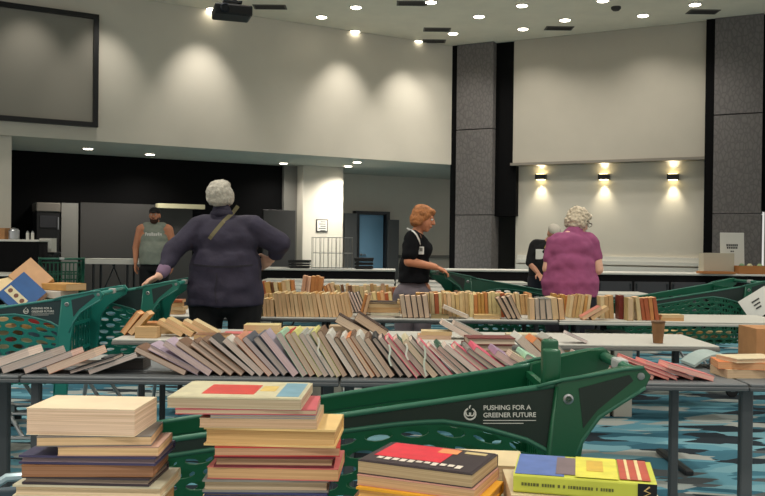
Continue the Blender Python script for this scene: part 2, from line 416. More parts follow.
def cyl_thing(name, px, w_, h_, Y, z, m, label, cat, lid=None):
    x = xat(px, Y); t = thing(name, label, cat, T(x, Y, z))
    bm = bmesh.new(); lathe(bm, [(w_*.92, 0), (w_, .01), (w_, h_*.9), (w_*.9, h_)], 16); obj('body', bm, m, t, smooth=False)
    bm = bmesh.new(); lathe(bm, [(w_*.8, h_), (w_*.8, h_+.012), (w_*.2, h_+.03)], 16); obj('lid', bm, lid or M_steel, t)
cyl_thing('urn', 14, .075, .14, YB+.2, zc_, M_steel, 'round stainless steel urn on the high serving counter', 'urn')
cyl_thing('bottle', 27.5, .022, .1, YB+.2, zc_, M_white, 'left one of two small pale bottles on the serving counter', 'bottle')
cyl_thing('bottle', 32.5, .022, .1, YB+.2, zc_, M_white, 'right one of two small pale bottles on the serving counter', 'bottle')
def carton(name, x0, x1, y0, y1, z0, z1, m, label, cat='box', rz=0, flaps=False, group=None):
    cx, cy = (x0+x1)/2, (y0+y1)/2
    t = thing(name, label, cat, T(cx, cy, z0) @ RZ(rz), group)
    hx, hy, h = (x1-x0)/2, (y1-y0)/2, z1-z0
    bm = bmesh.new(); th = .006
    quadbox(bm, -hx, hx, -hy, hy, 0, th); quadbox(bm, -hx, hx, -hy, -hy+th, th, h); quadbox(bm, -hx, hx, hy-th, hy, th, h)
    quadbox(bm, -hx, -hx+th, -hy+th, hy-th, th, h); quadbox(bm, hx-th, hx, -hy+th, hy-th, th, h)
    obj('body', bm, m, t)
    bm = bmesh.new()
    if flaps:
        quadbox(bm, -hx, hx, -.001-hy, .07-hy, 0, .004, T(0, 0, h) )
        quadbox(bm, -hx, hx, hy-.09, hy, 0, .004, T(0, 0, h))
    else:
        quadbox(bm, -hx, hx, -hy, -.003, h, h+.005); quadbox(bm, -hx, hx, .003, hy, h, h+.005)
    obj('lid_flap', bm, m, t)
    return t
carton('box', xat(-12, YB+.3), xat(9, YB+.3), YB+.15, YB+.45, zc_, zc_+.16, M_card, 'brown cardboard box on the high serving counter at frame edge')
# small white box on low stand, next to counter
p0 = at(40, 252, 12.75); zz = p0.z
t = thing('side_table', 'low black side table under the white box by the counter', 'table', T(xat(47, 12.85), 12.85, 0))
bm = bmesh.new(); rbox(bm, -.16, .16, -.14, .14, zz-.03, zz-.001, .004); obj('tabletop', bm, M_blackp, t)
for sx in (-.13, .13):
    for sy in (-.11, .11):
        bm = bmesh.new(); tube(bm, [(sx, sy, 0), (sx, sy, zz-.03)], .015); obj('leg', bm, M_dtube, t)
carton('box', xat(41, 12.8), xat(53, 12.8), 12.74, 12.94, zz, at(46, 238.5, 12.74).z, M_white, 'small white box right of the black-clothed serving counter')

# door with open leaf, notice
sd1, zd = LW.hit(358, 214, -3.2); sd0, _ = LW.hit(385, 214, -3.2)
bm = bmesh.new()
for a, b_, z0, z1 in ((sd1, sd1+.09, 0, zd), (sd0-.09, sd0, 0, zd), (sd0-.09, sd1+.09, zd, zd+.07)): wbox(bm, LW, a, b_, -3.3, -3.12, z0, z1)
fr = struct('door_1', bm, M_dtube)
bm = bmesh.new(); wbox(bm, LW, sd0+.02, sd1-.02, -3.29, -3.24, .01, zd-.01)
dl = obj('door_leaf', bm, mat('blue_lit_door', (118, 160, 188), rough=.5, emit=None), fr)  # blue light of the corridor is put into the leaf colour
bm = bmesh.new(); p = LW.M @ Vector((sd1-.1, -3.2, 1.0)); blobs(bm, p, (.03, .03, .03)); tube(bm, [p, p+LW.a*-.12], .012)
obj('door_handle', bm, M_steel, fr)
sl, _ = LW.hit(343, 240, -2.9)
bm = bmesh.new(); wbox(bm, LW, sd1+.14, sl, -3.28, -2.6, 0, zd)
bm.free()
s_a, _ = LW.hit(357, 240, -2.9); s_b, _ = LW.hit(344.5, 240, -2.9)
bm = bmesh.new(); rbox(bm, s_a, s_b, -2.95, -2.9, 0, zd, .004, 1, LW.M); tag(obj('room_divider', bm, mat('panel_dark', (72, 74, 74))), 'dark grey tall panel left of the blue-lit door', 'panel')
s_a, _ = LW.hit(399, 240, -2.9); s_b, _ = LW.hit(388, 240, -2.9)
bm = bmesh.new(); rbox(bm, s_a, s_b, -2.95, -2.9, 0, zd-.12, .004, 1, LW.M); tag(obj('room_divider', bm, mat('panel_dark')if 0 else MATS['panel_dark']), 'dark grey tall panel right of the blue-lit door', 'panel')
# notice on the pier
s_a, z_t = LW.hit(327.5, 219.5, -1.9); s_b, z_b = LW.hit(316, 232, -1.9)
t = thing('notice', 'white framed notice on the pale pier left of the blue-lit door', 'notice')
bm = bmesh.new(); wbox(bm, LW, s_a, s_b, -1.9, -1.885, z_b, z_t); obj('frame', bm, M_grey, t)
bm = bmesh.new(); wbox(bm, LW, s_a+.02, s_b-.02, -1.884, -1.88, z_b+.02, z_t-.02); obj('paper', bm, M_white, t)
bm = bmesh.new()
for k in range(5): wbox(bm, LW, s_a+.05, s_b-.05 if k % 2 else s_b-.09, -1.8795, -1.878, z_t-.06-.045*k, z_t-.045-.045*k)
obj('print_lines', bm, M_grey, t)
# rail along rear wall
s_a, z_r = LW.hit(452, 256, -3.3); s_b, _ = LW.hit(398, 256, -3.3)
bm = bmesh.new(); wbox(bm, LW, s_a-2, s_b, -3.3, -3.22, z_r-.05, z_r+.02); struct('trim_6', bm, M_grey2)

# ------------------------------------------------------------------ tables
M_ttop_w = mat('white_laminate', (190, 188, 178), rough=.45, noise_amt=.03, nscale=9)
M_ttop_d = mat('grey_laminate', (104, 108, 110), rough=.5, noise_amt=.05, nscale=9)
M_edge_d = mat('dark_edge', (66, 68, 68), rough=.5)
def table(x0, x1, y0, y1, z, label, top=M_ttop_w, edge=M_edge_d, th=.032, legs=None, group=None, legm=M_dtube, lr=.019, rz=0, brace=True, tl=None):
    cx, cy = (x0+x1)/2, (y0+y1)/2
    t = thing('trestle_table', label, 'table', T(cx, cy, 0) @ RZ(rz), group)
    hx, hy = (x1-x0)/2, (y1-y0)/2
    bm = bmesh.new(); rbox(bm, -hx+.004, hx-.004, -hy+.004, hy-.004, z-.012, z, .003, 1); obj('tabletop', bm, top, t)
    bm = bmesh.new(); rbox(bm, -hx, hx, -hy, hy, z-th, z-.0125, .004, 1); obj('edge_band', bm, edge, t)
    if tl:
        for lx, ly, r_ in tl:
            bm = bmesh.new(); rbox(bm, lx-cx-r_, lx-cx+r_, ly-cy-.02, ly-cy+.02, .03, z-th, .005, 1); obj('leg', bm, legm, t)
            bm = bmesh.new(); rbox(bm, lx-cx-.025, lx-cx+.025, -hy+.05, hy-.05, 0, .03, .006, 1); obj('foot', bm, legm, t)
        return t
    xs = legs if legs else (-hx+.15, hx-.15)
    for lx in xs:
        for sy in (-1, 1):
            bm = bmesh.new(); yy = sy*(hy-.08); tube(bm, [(lx, yy, 0), (lx, yy, z-th)], lr, 8); o = obj('leg', bm, legm, t); sharp(o)
        if not brace: continue
        bm = bmesh.new(); tube(bm, [(lx, -hy+.08, .25), (lx, hy-.08, .25)], .012, 6); obj('stretcher', bm, legm, t)
        sg = 1 if lx < 0 else -1
        bm = bmesh.new(); tube(bm, [(lx, 0, .25), (lx+sg*.28, 0, z-th)], .01, 6); obj('brace', bm, legm, t)
    return t
ZT = .74
# near table under the big stacks
table(-1.0, .95, .92, 1.62, ZT, 'near table at the bottom of the picture carrying the tall book stacks', M_ttop_w)
# dark table row (T2)
Y2 = 3.44; D2 = .60
e = [xat(-110, Y2), xat(20, Y2), xat(341, Y2), xat(752, Y2), xat(1000, Y2)]
table(e[0]-1.2, e[1]-.002, Y2, Y2+D2, ZT, 'dark grey trestle table at far left under the light fanned books', M_ttop_d, M_tube, .030, lr=.02, legm=M_tube, tl=[(xat(6, 3.8), 3.8, .022), (xat(-150, 3.8), 3.8, .022)])
table(e[1]+.002, e[2]-.002, Y2, Y2+D2, ZT, 'dark grey trestle table under the left half of the long leaning book row', M_ttop_d, M_tube, .030, lr=.02, legm=M_tube, tl=[(xat(38, 3.55), 3.55, .018), (xat(330, 3.8), 3.8, .024)])
table(e[2]+.002, e[3]-.002, Y2, Y2+D2, ZT, 'dark grey trestle table behind the near green trolley handle', M_ttop_d, M_tube, .030, lr=.026, legm=M_tube, tl=[(xat(351, 3.8), 3.8, .022), (xat(676, 3.75), 3.75, .017)])
table(e[3]+.002, e[4], Y2, Y2+D2, ZT, 'dark grey trestle table cut by the right frame edge', M_ttop_d, M_tube, .030, lr=.028, legm=M_tube, tl=[(xat(748, 3.58), 3.58, .025), (xat(950, 3.8), 3.8, .03)])
# T3 white
Y3 = 4.74; D3 = .62
f = [xat(112, Y3), xat(330, Y3), xat(722, Y3)]
table(f[0], f[1]-.002, Y3, Y3+D3, ZT, 'white-topped trestle table in front of the woman in the dark jacket', M_ttop_w, M_grey2, brace=False)
table(f[1]+.002, f[2], Y3, Y3+D3, ZT, 'white-topped trestle table ending near the right trolley, brown tub on it', M_ttop_w, M_grey2, tl=[(xat(352, 5.05), 5.05, .018), (xat(677, 5.05), 5.05, .018)])
# T4
Y4 = 6.22; D4 = .70
g = [xat(158, Y4), xat(345, Y4), xat(560, Y4), xat(800, Y4)]
TN = ['white trestle table with dark edge carrying the long cream paperback block', 'white trestle table with dark edge between woman in black and cream block', 'white trestle table with bare right end in front of the right-hand trolley']
for k in range(3):
    table(g[k]+.002, g[k+1]-.002, Y4, Y4+D4, ZT, TN[k], M_ttop_w, M_edge_d if k < 2 else M_ttop_w, brace=False)
# T5
Y5 = 7.95
table(xat(258, Y5), xat(415, Y5), Y5, Y5+.7, ZT, 'white trestle table with jumbled books behind the cream paperback block', M_ttop_w, M_edge_d)
# far rows with white edges
for i, (Y, a, b) in enumerate(((9.9, 262, 520), (10.9, 262, 530), (12.1, 262, 530))):
    xm = (xat(a, Y)+xat(b, Y))/2
    wh = ('nearest', 'middle', 'furthest')[i]
    table(xat(a, Y), xm-.01, Y, Y+.6, ZT, 'bare white-edged far table left of the woman in black, '+wh+' of three rows', M_ttop_w, M_white)
    table(xm+.01, xat(b, Y), Y, Y+.6, ZT, 'bare white-edged far table right of the woman in black, '+wh+' of three rows', M_ttop_w, M_white)
# counters at the very back
YC = 13.6
zc2 = at(330, 269, YC).z
draped('back_counter', xat(255, YC), xat(396, YC), YC, YC+.6, zc2, 'long pale-topped black-clothed counter carrying the wire rack', 'counter')
zc3 = at(500, 270, YC).z
draped('back_counter', xat(425, YC), xat(532, YC), YC, YC+.6, zc3, 'pale-topped black-clothed counter below the left dark column', 'counter')
YD = 12.6; zc4 = at(690, 273.5, YD).z
draped('back_counter', xat(598, YD), xat(800, YD), YD, YD+.7, zc4, 'long pale-topped counter under the white sign at right', 'counter')
# left far tables
table(xat(-30, 11.2), xat(26, 11.2), 11.2, 11.8, at(20, 274, 11.2).z, 'pale far table in front of the black-clothed serving counter', M_ttop_w, M_white, rz=math.radians(3))
table(xat(82, 12.9), xat(136, 12.9), 12.9, 13.4, at(110, 259, 12.9).z, 'pale narrow table behind the man in the tank top, left of him', M_ttop_w, M_white, th=.08)
table(xat(588, 9.6), xat(655, 9.6), 9.6, 10.2, ZT, 'bare white table right of the woman in the purple shirt', M_ttop_w, M_white)
# dark cushion-backed chairs in a line at the back right
def chair(M, label, seatm, framem, group=None, curved=False, name='chair'):
    t = thing(name, label, 'chair', M, group)
    bm = bmesh.new(); rbox(bm, -.22, .22, -.21, .2, .42, .46, .015); obj('seat', bm, seatm, t)
    bm = bmesh.new()
    n = 8
    for k in range(n):
        a0 = -1+2*k/n; a1 = -1+2*(k+1)/n
        quadbox(bm, a0*.22, a1*.22, .19+.05*(1-a0*a0) if curved else .2, .215+.05*(1-a0*a0) if curved else .23, .55, .82)
    obj('backrest', bm, seatm, t)
    for sx in (-1, 1):
        bm = bmesh.new(); tube(bm, [(sx*.2, -.2, 0), (sx*.2, -.17, .42)], .012); obj('leg', bm, framem, t)
        bm = bmesh.new(); tube(bm, [(sx*.2, .24, 0), (sx*.2, .18, .42), (sx*.2, .235, .8)], .012); obj('leg', bm, framem, t)
    return t
M_chairf = mat('dark_fabric', (62, 63, 66), rough=.9)
for k, px in enumerate((611, 647, 683)):
    chair(T(xat(px, 11.3), 11.3, 0) @ RZ(PI), 'dark grey chair in the far line, '+('leftmost, beside the purple shirt', 'second from the purple shirt', 'rightmost, before the trolley')[k], M_chairf, M_dtube, 'dark chairs along the far counter')
# wire rack on back counter
x0, x1 = xat(312, YC+.2), xat(352, YC+.2); zt = at(330, 237.5, YC+.2).z
t = thing('wire_rack', 'wire display rack standing on the far counter beneath the notice', 'rack', T((x0+x1)/2, YC+.3, zc2))
hw = (x1-x0)/2; h = zt-zc2
bm = bmesh.new()
for yy in (-.12, .12):
    for z in (.01, h*.5, h): tube(bm, [(-hw, yy, z), (hw, yy, z)], .005, 5)
for z in (.01, h*.5, h):
    for xx in (-hw, hw): tube(bm, [(xx, -.12, z), (xx, .12, z)], .005, 5)
obj('frame', bm, M_steel, t)
bm = bmesh.new()
for k in range(11): tube(bm, [(-hw+2*hw*k/10, -.12, 0), (-hw+2*hw*k/10, -.12, h)], .004, 5)
for k in range(6): tube(bm, [(-hw+2*hw*k/5, .12, 0), (-hw+2*hw*k/5, .12, h)], .004, 5)
obj('wires', bm, M_grey2, t)
# crate and papers on the back counter
def crate(px0, px1, Y, z, h, label):
    xa, xb = xat(px0, Y), xat(px1, Y); t = thing('crate', label, 'crate', T((xa+xb)/2, Y+.15, z)); hx = (xb-xa)/2
    bm = bmesh.new(); quadbox(bm, -hx*.9, hx*.9, -.13, .13, 0, .01)
    for s in (-1, 1):
        for k in range(3):
            quadbox(bm, -hx, hx, s*.14-.006, s*.14+.006, .01+k*h/3, .01+k*h/3+h*.22)
            quadbox(bm, s*hx-.006, s*hx+.006, -.134, .134, .01+k*h/3, .01+k*h/3+h*.22)
    obj('body', bm, M_blackp, t)
    bm = bmesh.new(); rbox(bm, -hx-.012, hx+.012, -.155, -.135, h-.02, h+.012, .004, 1); rbox(bm, -hx-.012, hx+.012, .135, .155, h-.02, h+.012, .004, 1)
    obj('rim', bm, M_blackp, t)
crate(355, 373, YC+.1, zc2, .17, 'black plastic crate on the far counter before the blue-lit door')
crate(289, 309, YC+.1, zc2, .12, 'small black crate on the far counter left of the wire rack')
# trestle leaning / white folded board
pa, pb = at(284, 251, YC), at(306, 262, YC)
bm = bmesh.new(); rbox(bm, -.16, .16, -.11, .11, 0, .012, .004, 1, T(xat(278, YC+.2), YC+.25, zc2+.001) )
tag(obj('folder', bm, M_white), 'white folder lying on the far counter beside the jacketed woman', 'folder')
# right counter things
Yg = YD+.15
xa, xb = xat(722.5, Yg+.25), xat(746.5, Yg+.25); zt = at(735, 232.5, Yg+.25).z
t = thing('sign_board', 'white printed sign propped upright on the far right counter', 'sign', T((xa+xb)/2, Yg+.3, zc4) @ RX(math.radians(-4)))
hx = (xb-xa)/2; h = zt-zc4
bm = bmesh.new(); rbox(bm, -hx, hx, 0, .02, 0, h, .004, 1); obj('panel', bm, M_white, t)
bm = bmesh.new()
for zz, L, hh in ((.66, .5, .035), (.60, .46, .03), (.52, .16, .02)):
    nchar = max(2, int(L*hx*2/.028))
    for q in range(nchar):
        xx = -L*hx+2*L*hx*q/nchar; quadbox(bm, xx, xx+L*hx*2/nchar*.72, -.003, -.0005, h*zz, h*zz+hh)
obj('print', bm, M_grey, t)
carton('box', xat(704.5, Yg), xat(735, Yg), Yg+.02, Yg+.22, zc4+.001, at(720, 253.5, Yg).z, mat('pale_carton', (186, 178, 158), rough=.8), 'pale flat carton in front of the white sign on the right counter')
def tray(px0, px1, Y, z, h, label):
    xa, xb = xat(px0, Y), xat(px1, Y); hx = (xb-xa)/2
    t = thing('tray', label, 'tray', T((xa+xb)/2, Y+.12, z))
    bm = bmesh.new(); quadbox(bm, -hx, hx, -.13, .13, 0, .008)
    for s in (-1, 1):
        quadbox(bm, -hx, hx, s*.13-.005, s*.13+.005, .008, h); quadbox(bm, s*hx-.005, s*hx+.005, -.125, .125, .008, h)
    obj('body', bm, mat('orange_wood', (178, 116, 62), rough=.6), t)
tray(703, 736, Yg-.145+.02-.13, zc4, .035, 'shallow orange-brown tray in front of the pale carton')
tray(739, 777, Yg-.12, zc4, .12, 'orange-brown wooden tray at the right frame edge counter')
for k, (px, c) in enumerate(((742, (120, 150, 110)), (750, (196, 190, 150)), (760, (150, 170, 120)))):
    bm = bmesh.new(); lathe(bm, [(.035, 0), (.04, .02), (.04, .12), (.02, .145)], 12, T(xat(px, Yg), Yg, zc4+.009))
    tag(obj('jar', bm, mat('jar%d' % k, c)), ('green', 'cream', 'pale green')[k]+' jar standing in the wooden tray on right counter', 'jar')
# brown tub on T3
p = on_z(658, 343, ZT)
t = thing('tub', 'tall brown tapered paper tub standing on the white table', 'tub', T(p.x, p.y, ZT))
bm = bmesh.new(); lathe(bm, [(.026, 0), (.027, .004), (.037, .115), (.034, .115), (.025, .006)], 20); o = obj('body', bm, mat('brown_paper', (134, 96, 62), rough=.8, noise_amt=.15), t); sharp(o)
bm = bmesh.new(); lathe(bm, [(.039, .116), (.040, .125), (.032, .128)], 20); obj('rim', bm, mat('brown_rim', (100, 72, 48)), t)
# cardboard boxes below T4 seen over T3
for k, (a, b, hh, c) in enumerate(((262, 306, .58, (170, 165, 150)), (308, 343, .6, (176, 170, 156)), (446, 484, .60, (186, 180, 162)), (490, 532, .58, (160, 152, 134)), (556, 588, .60, (150, 128, 98)), (596, 612, .62, (182, 176, 158)), (616, 634, .62, (176, 172, 160)))):
    Y = 6.42
    carton('storage_box', xat(a, Y), xat(b, Y), Y, Y+.32, 0, hh, mat('carton%d' % k, c, rough=.85), 'upright carton on the floor under the cream-book tables, %s from left' % ordn(k), group='cartons under the tables')
carton('storage_box', xat(756, 3.95), xat(800, 3.95), 3.93, 4.13, ZT, at(760, 330, 3.93).z, M_card, 'brown cardboard box on the dark table at the right frame edge')
# metal chairs between the rows
M_alu = mat('pale_metal', (176, 196, 202), rough=.3, metal=.5)
def tube_chair(M, label, h=.8):
    t = thing('folding_chair', label, 'chair', M)
    bm = bmesh.new(); rbox(bm, -.2, .2, -.2, .18, .43, .455, .01); obj('seat', bm, mat('chair_seat', (70, 84, 92), rough=.6), t)
    bm = bmesh.new(); tube(bm, [(-.2, .28, 0), (-.2, .2, .5), (-.19, .24, h-.04), (-.13, .245, h), (.13, .245, h), (.19, .24, h-.04), (.2, .2, .5), (.2, .28, 0)], .013); o = obj('back_frame', bm, M_alu, t); sharp(o)
    bm = bmesh.new(); tube(bm, [(-.18, -.27, 0), (-.18, .12, .62)], .011); obj('leg', bm, M_alu, t)
    bm = bmesh.new(); tube(bm, [(.18, -.27, 0), (.18, .12, .62)], .011); obj('leg', bm, M_alu, t)
    bm = bmesh.new(); rbox(bm, -.17, .17, .225, .24, h-.16, h-.04, .005); obj('backrest', bm, MATS['chair_seat'], t)
bm = bmesh.new(); pts = []
for k in range(15):
    u = k/14; pts.append((-.125+.25*u, .055*math.sin(PI*min(1, u*1.12))**.8*(1 if u < .9 else .75) if 0 < u < .97 else .004))
for (xa_, za_), (xb_, zb_) in zip(pts, pts[1:]):
    prism(bm, [(xa_, za_+.001), (xb_, zb_+.001), (xb_, zb_+.013), (xa_, za_+.013)], -.09, .09)
bmesh.ops.remove_doubles(bm, verts=bm.verts, dist=.0005)
tag(obj('magazine', bm, mat('magazine_grey', (160, 176, 172), rough=.4), M=T(xat(716, 3.95), 3.95, ZT)), 'pale grey-green magazine arched up behind the red fan of books', 'magazine')
tube_chair(T(xat(40, 3.3)-.25, 2.75, 0) @ RZ(math.radians(150)), 'pale metal tube chair at far left below the table', .58)
tube_chair(T(xat(85, 3.0), 2.75, 0) @ RZ(math.radians(200)), 'pale metal tube chair behind the white thick book stack', .60)

# ------------------------------------------------------------------ trolleys
def trolley(M, label, green=(6, 78, 48), wmul=1.15, sign=True, hooks=False, name='shopping_trolley'):
    t = thing(name, label, 'shopping trolley', M)
    gk = '%d_%d_%d' % green
    G = mat('green_plastic_'+gk, green, rough=.38, spec=.5)
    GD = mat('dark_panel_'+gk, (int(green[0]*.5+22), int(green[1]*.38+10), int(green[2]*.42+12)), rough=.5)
    LG = mat('painted_highlight_'+gk, tuple(int(v*.7+46) for v in green), rough=.35)  # paler green paints the specular highlight onto rims and beads
    hw = lambda x: (.145+.04*x)*wmul
    zr = lambda x: .79+.16*x
    def zarc(x):   # lower edge of the solid band
        P = [(0, .038), (.513, .038), (.67, .040), (.768, .047), (.865, .075), (1.0, .132), (1.06, .19)]
        for (a, u), (b, v) in zip(P, P[1:]):
            if x <= b: return zr(x) - (u+(v-u)*(x-a)/(b-a))
        return zr(x)-.19
    zbot = lambda x: .44+.03*x
    X1 = 1.06
    for s in (-1, 1):
        # lattice
        bm = bmesh.new(); NX, NZ = (12, 10)
        def mp(u, v):
            x = u*X1; zb_, zt_ = zbot(x), zarc(x)-.004
            return (x, s*(hw(x) - .03*(1-v)), zb_+(zt_-zb_)*v)
        K = 12
        for j in range(NZ):
            off = .5 if j % 2 else 0
            for i in range(-1, NX+1):
                u0, u1 = (i+off)/NX, (i+1+off)/NX; cu0, cu1 = max(0, u0), min(1, u1)
                if cu1-cu0 < .2/NX: continue
                v0, v1 = j/NZ, (j+1)/NZ; um, vm = (cu0+cu1)/2, (v0+v1)/2; du, dv = (cu1-cu0)/2, (v1-v0)/2
                outer, inner = [], []
                for k in range(K):
                    a = 2*PI*k/K + PI/K; ca, sa_ = math.cos(a), math.sin(a); q = max(abs(ca), abs(sa_))
                    outer.append(bm.verts.new(mp(um+du*ca/q, vm+dv*sa_/q))); inner.append(bm.verts.new(mp(um+du*.80*ca, vm+dv*.72*sa_)))
                for k in range(K): bm.faces.new((outer[k], outer[(k+1) % K], inner[(k+1) % K], inner[k]))
        bmesh.ops.remove_doubles(bm, verts=bm.verts, dist=.0005)
        o = obj('side_lattice', bm, G, t); md = o.modifiers.new('s', 'SOLIDIFY'); md.thickness = .008; md.offset = 0
        # solid band
        bm = bmesh.new(); N = 26; yo = []
        for k in range(N+1):
            x = X1*k/N
            yo.append([bm.verts.new(c) for c in ((x, s*(hw(x)+.004), zr(x)), (x, s*(hw(x)+.004), zarc(x)), (x, s*(hw(x)-.004), zarc(x)), (x, s*(hw(x)-.004), zr(x)))])
        for k in range(N):
            for q in range(4): bm.faces.new((yo[k][q], yo[k][(q+1) % 4], yo[k+1][(q+1) % 4], yo[k+1][q]))
        bm.faces.new(yo[0]); bm.faces.new(yo[-1][::-1])
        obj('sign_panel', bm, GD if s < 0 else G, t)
        # top rim and arch bead
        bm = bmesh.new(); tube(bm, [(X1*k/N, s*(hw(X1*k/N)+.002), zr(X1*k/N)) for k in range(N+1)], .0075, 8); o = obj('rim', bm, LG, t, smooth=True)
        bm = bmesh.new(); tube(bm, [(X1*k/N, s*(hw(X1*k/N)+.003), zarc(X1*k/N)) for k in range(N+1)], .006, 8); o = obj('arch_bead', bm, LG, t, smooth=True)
        # post with arm
        y0, y1 = sorted((s*(hw(1.06)+.014), s*(hw(1.06)-.016)))
        bm = bmesh.new()
        prism(bm, [(1.045, .965), (1.015, .70), (1.0, .40), (1.075, .40), (1.095, .72), (1.11, .825), (1.15, .880), (1.262, .952), (1.276, .983), (1.256, 1.006), (1.21, 1.003), (1.13, .984), (1.08, .972)], y0, y1)
        bmesh.ops.bevel(bm, geom=[e_ for e_ in bm.edges if abs((e_.verts[0].co-e_.verts[1].co).y) < 1e-4], offset=.004, segments=2, affect='EDGES')
        o = obj('corner_post', bm, G, t); sharp(o, 30)
        # recessed darker web of the arm, standing proud as a raised frame line
        bm = bmesh.new()
        yy = s*(hw(1.06)+.0165)
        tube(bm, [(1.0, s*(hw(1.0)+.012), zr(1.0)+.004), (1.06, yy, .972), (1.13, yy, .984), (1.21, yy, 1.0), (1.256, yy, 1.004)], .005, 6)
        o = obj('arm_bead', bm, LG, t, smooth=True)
        bm = bmesh.new(); lathe(bm, [(.0125, 0), (.0125, .005), (.008, .007), (.007, .002), (.003, .002)], 20, T(1.075, s*(hw(1.06)+.012), .926) @ RX(-s*PI/2)); o = obj('bolt', bm, M_steel, t); sharp(o)
        bm = bmesh.new(); lathe(bm, [(.009, 0), (.009, .005), (.005, .007)], 20, T(1.250, s*(hw(1.06)+.012), .983) @ RX(-s*PI/2)); o = obj('handle_cap', bm, mat('cap_grey', (120, 128, 126), rough=.4), t); sharp(o)
    for s in (-1, 1):
        ya, yb = sorted((s*(hw(1.06)+.0135), s*(hw(1.06)+.0155)))
        bm = bmesh.new(); prism(bm, [(1.100, .952), (1.222, .986), (1.232, .972), (1.146, .900), (1.112, .856)], ya, yb)
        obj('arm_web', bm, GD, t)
        bm = bmesh.new(); yy = s*(hw(1.06)+.011)
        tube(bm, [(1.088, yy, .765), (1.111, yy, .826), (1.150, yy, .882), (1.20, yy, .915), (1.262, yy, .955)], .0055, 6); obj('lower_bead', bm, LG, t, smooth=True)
        bm = bmesh.new(); tube(bm, [(1.048, yy, .955), (1.028, yy, .75), (1.008, yy, .42)], .005, 6); obj('post_bead', bm, G, t, smooth=True)
    # handle bar
    bm = bmesh.new(); tube(bm, [(1.250, -hw(1.06)+.01, .985), (1.250, hw(1.06)-.01, .985)], .014, 12); obj('handle', bm, mat('handle_'+gk, tuple(int(v*.8+35) for v in green), rough=.35), t, smooth=True)
    bm = bmesh.new(); rbox(bm, 1.234, 1.266, -.03, .03, .972, 1.002, .006); obj('handle_clip', bm, mat('clip_grey', (170, 172, 168)), t)
    # rear gate with vertical slats
    bm = bmesh.new(); H = hw(1.06)-.02; n = 11
    for k in range(n): 
        yy = -H+2*H*k/(n-1); quadbox(bm, 1.035, 1.043, yy-.007, yy+.007, .47, .93)
    for z in (.46, .62, .78, .925): quadbox(bm, 1.032, 1.046, -H-.007, H+.007, z, z+.018)
    obj('rear_gate', bm, G, t)
    bm = bmesh.new(); H = hw(0)-.035; n = 9
    for k in range(n):
        yy = -H+2*H*k/(n-1); quadbox(bm, .0, .008, yy-.006, yy+.006, .45, .79)
    for z in (.44, .56, .67, .775): quadbox(bm, -.003, .011, -H-.03, H+.03, z, z+.02)
    obj('nose_panel', bm, G, t)
    bm = bmesh.new()
    for k in range(22): x = .01+k*.0485; quadbox(bm, x, x+.012, -hw(x)+.03, hw(x)-.03, zbot(x)-.006, zbot(x)+.006)
    for k in range(7): 
        yy = -.12*wmul+.04*wmul*k; prism(bm, [(0, .438), (1.05, .468), (1.05, .476), (0, .446)], yy-.005, yy+.005)
    obj('basket_floor', bm, G, t)
    # hook brackets
    for q, dx in enumerate((0, .008) if hooks else ()):
        bm = bmesh.new(); yq = -(hw(1.0)-.02)+.05*q
        rbox(bm, 1.018+dx, 1.062+dx*.6, yq-.016, yq+.016, .93, 1.043+.018*q, .008, 3)
        o = obj('seat_hook', bm, G, t); sharp(o)
    # chassis
    bm = bmesh.new()
    for s in (-1, 1):
        tube(bm, [(1.03, s*(hw(1)-.03), .42), (1.0, s*(hw(1)-.02), .16), (.05, s*(hw(0)-.04), .14)], .014)
        tube(bm, [(.62, s*(hw(.6)-.06), .46), (.82, s*(hw(.8)-.03), .15)], .012)
    tube(bm, [(.05, -hw(0)+.04, .14), (.05, hw(0)-.04, .14)], .012); tube(bm, [(1.0, -hw(1)+.02, .16), (1.0, hw(1)-.02, .16)], .012)
    o = obj('chassis', bm, M_steel, t); sharp(o)
    for cx in (.08, .97):
        for s in (-1, 1):
            yy = s*(hw(cx)-.04)
            bm = bmesh.new(); quadbox(bm, cx-.02, cx+.02, yy-.018, yy-.013, .05, .15); quadbox(bm, cx-.02, cx+.02, yy+.013, yy+.018, .05, .15); quadbox(bm, cx-.02, cx+.02, yy-.018, yy+.018, .14, .15)
            c = obj('castor', bm, M_steel, t)
            bm = bmesh.new(); lathe(bm, [(.055, -.012), (.06, -.006), (.06, .006), (.055, .012)], 18, T(cx, yy, .06) @ RX(PI/2)); obj('wheel', bm, M_blackp, c)
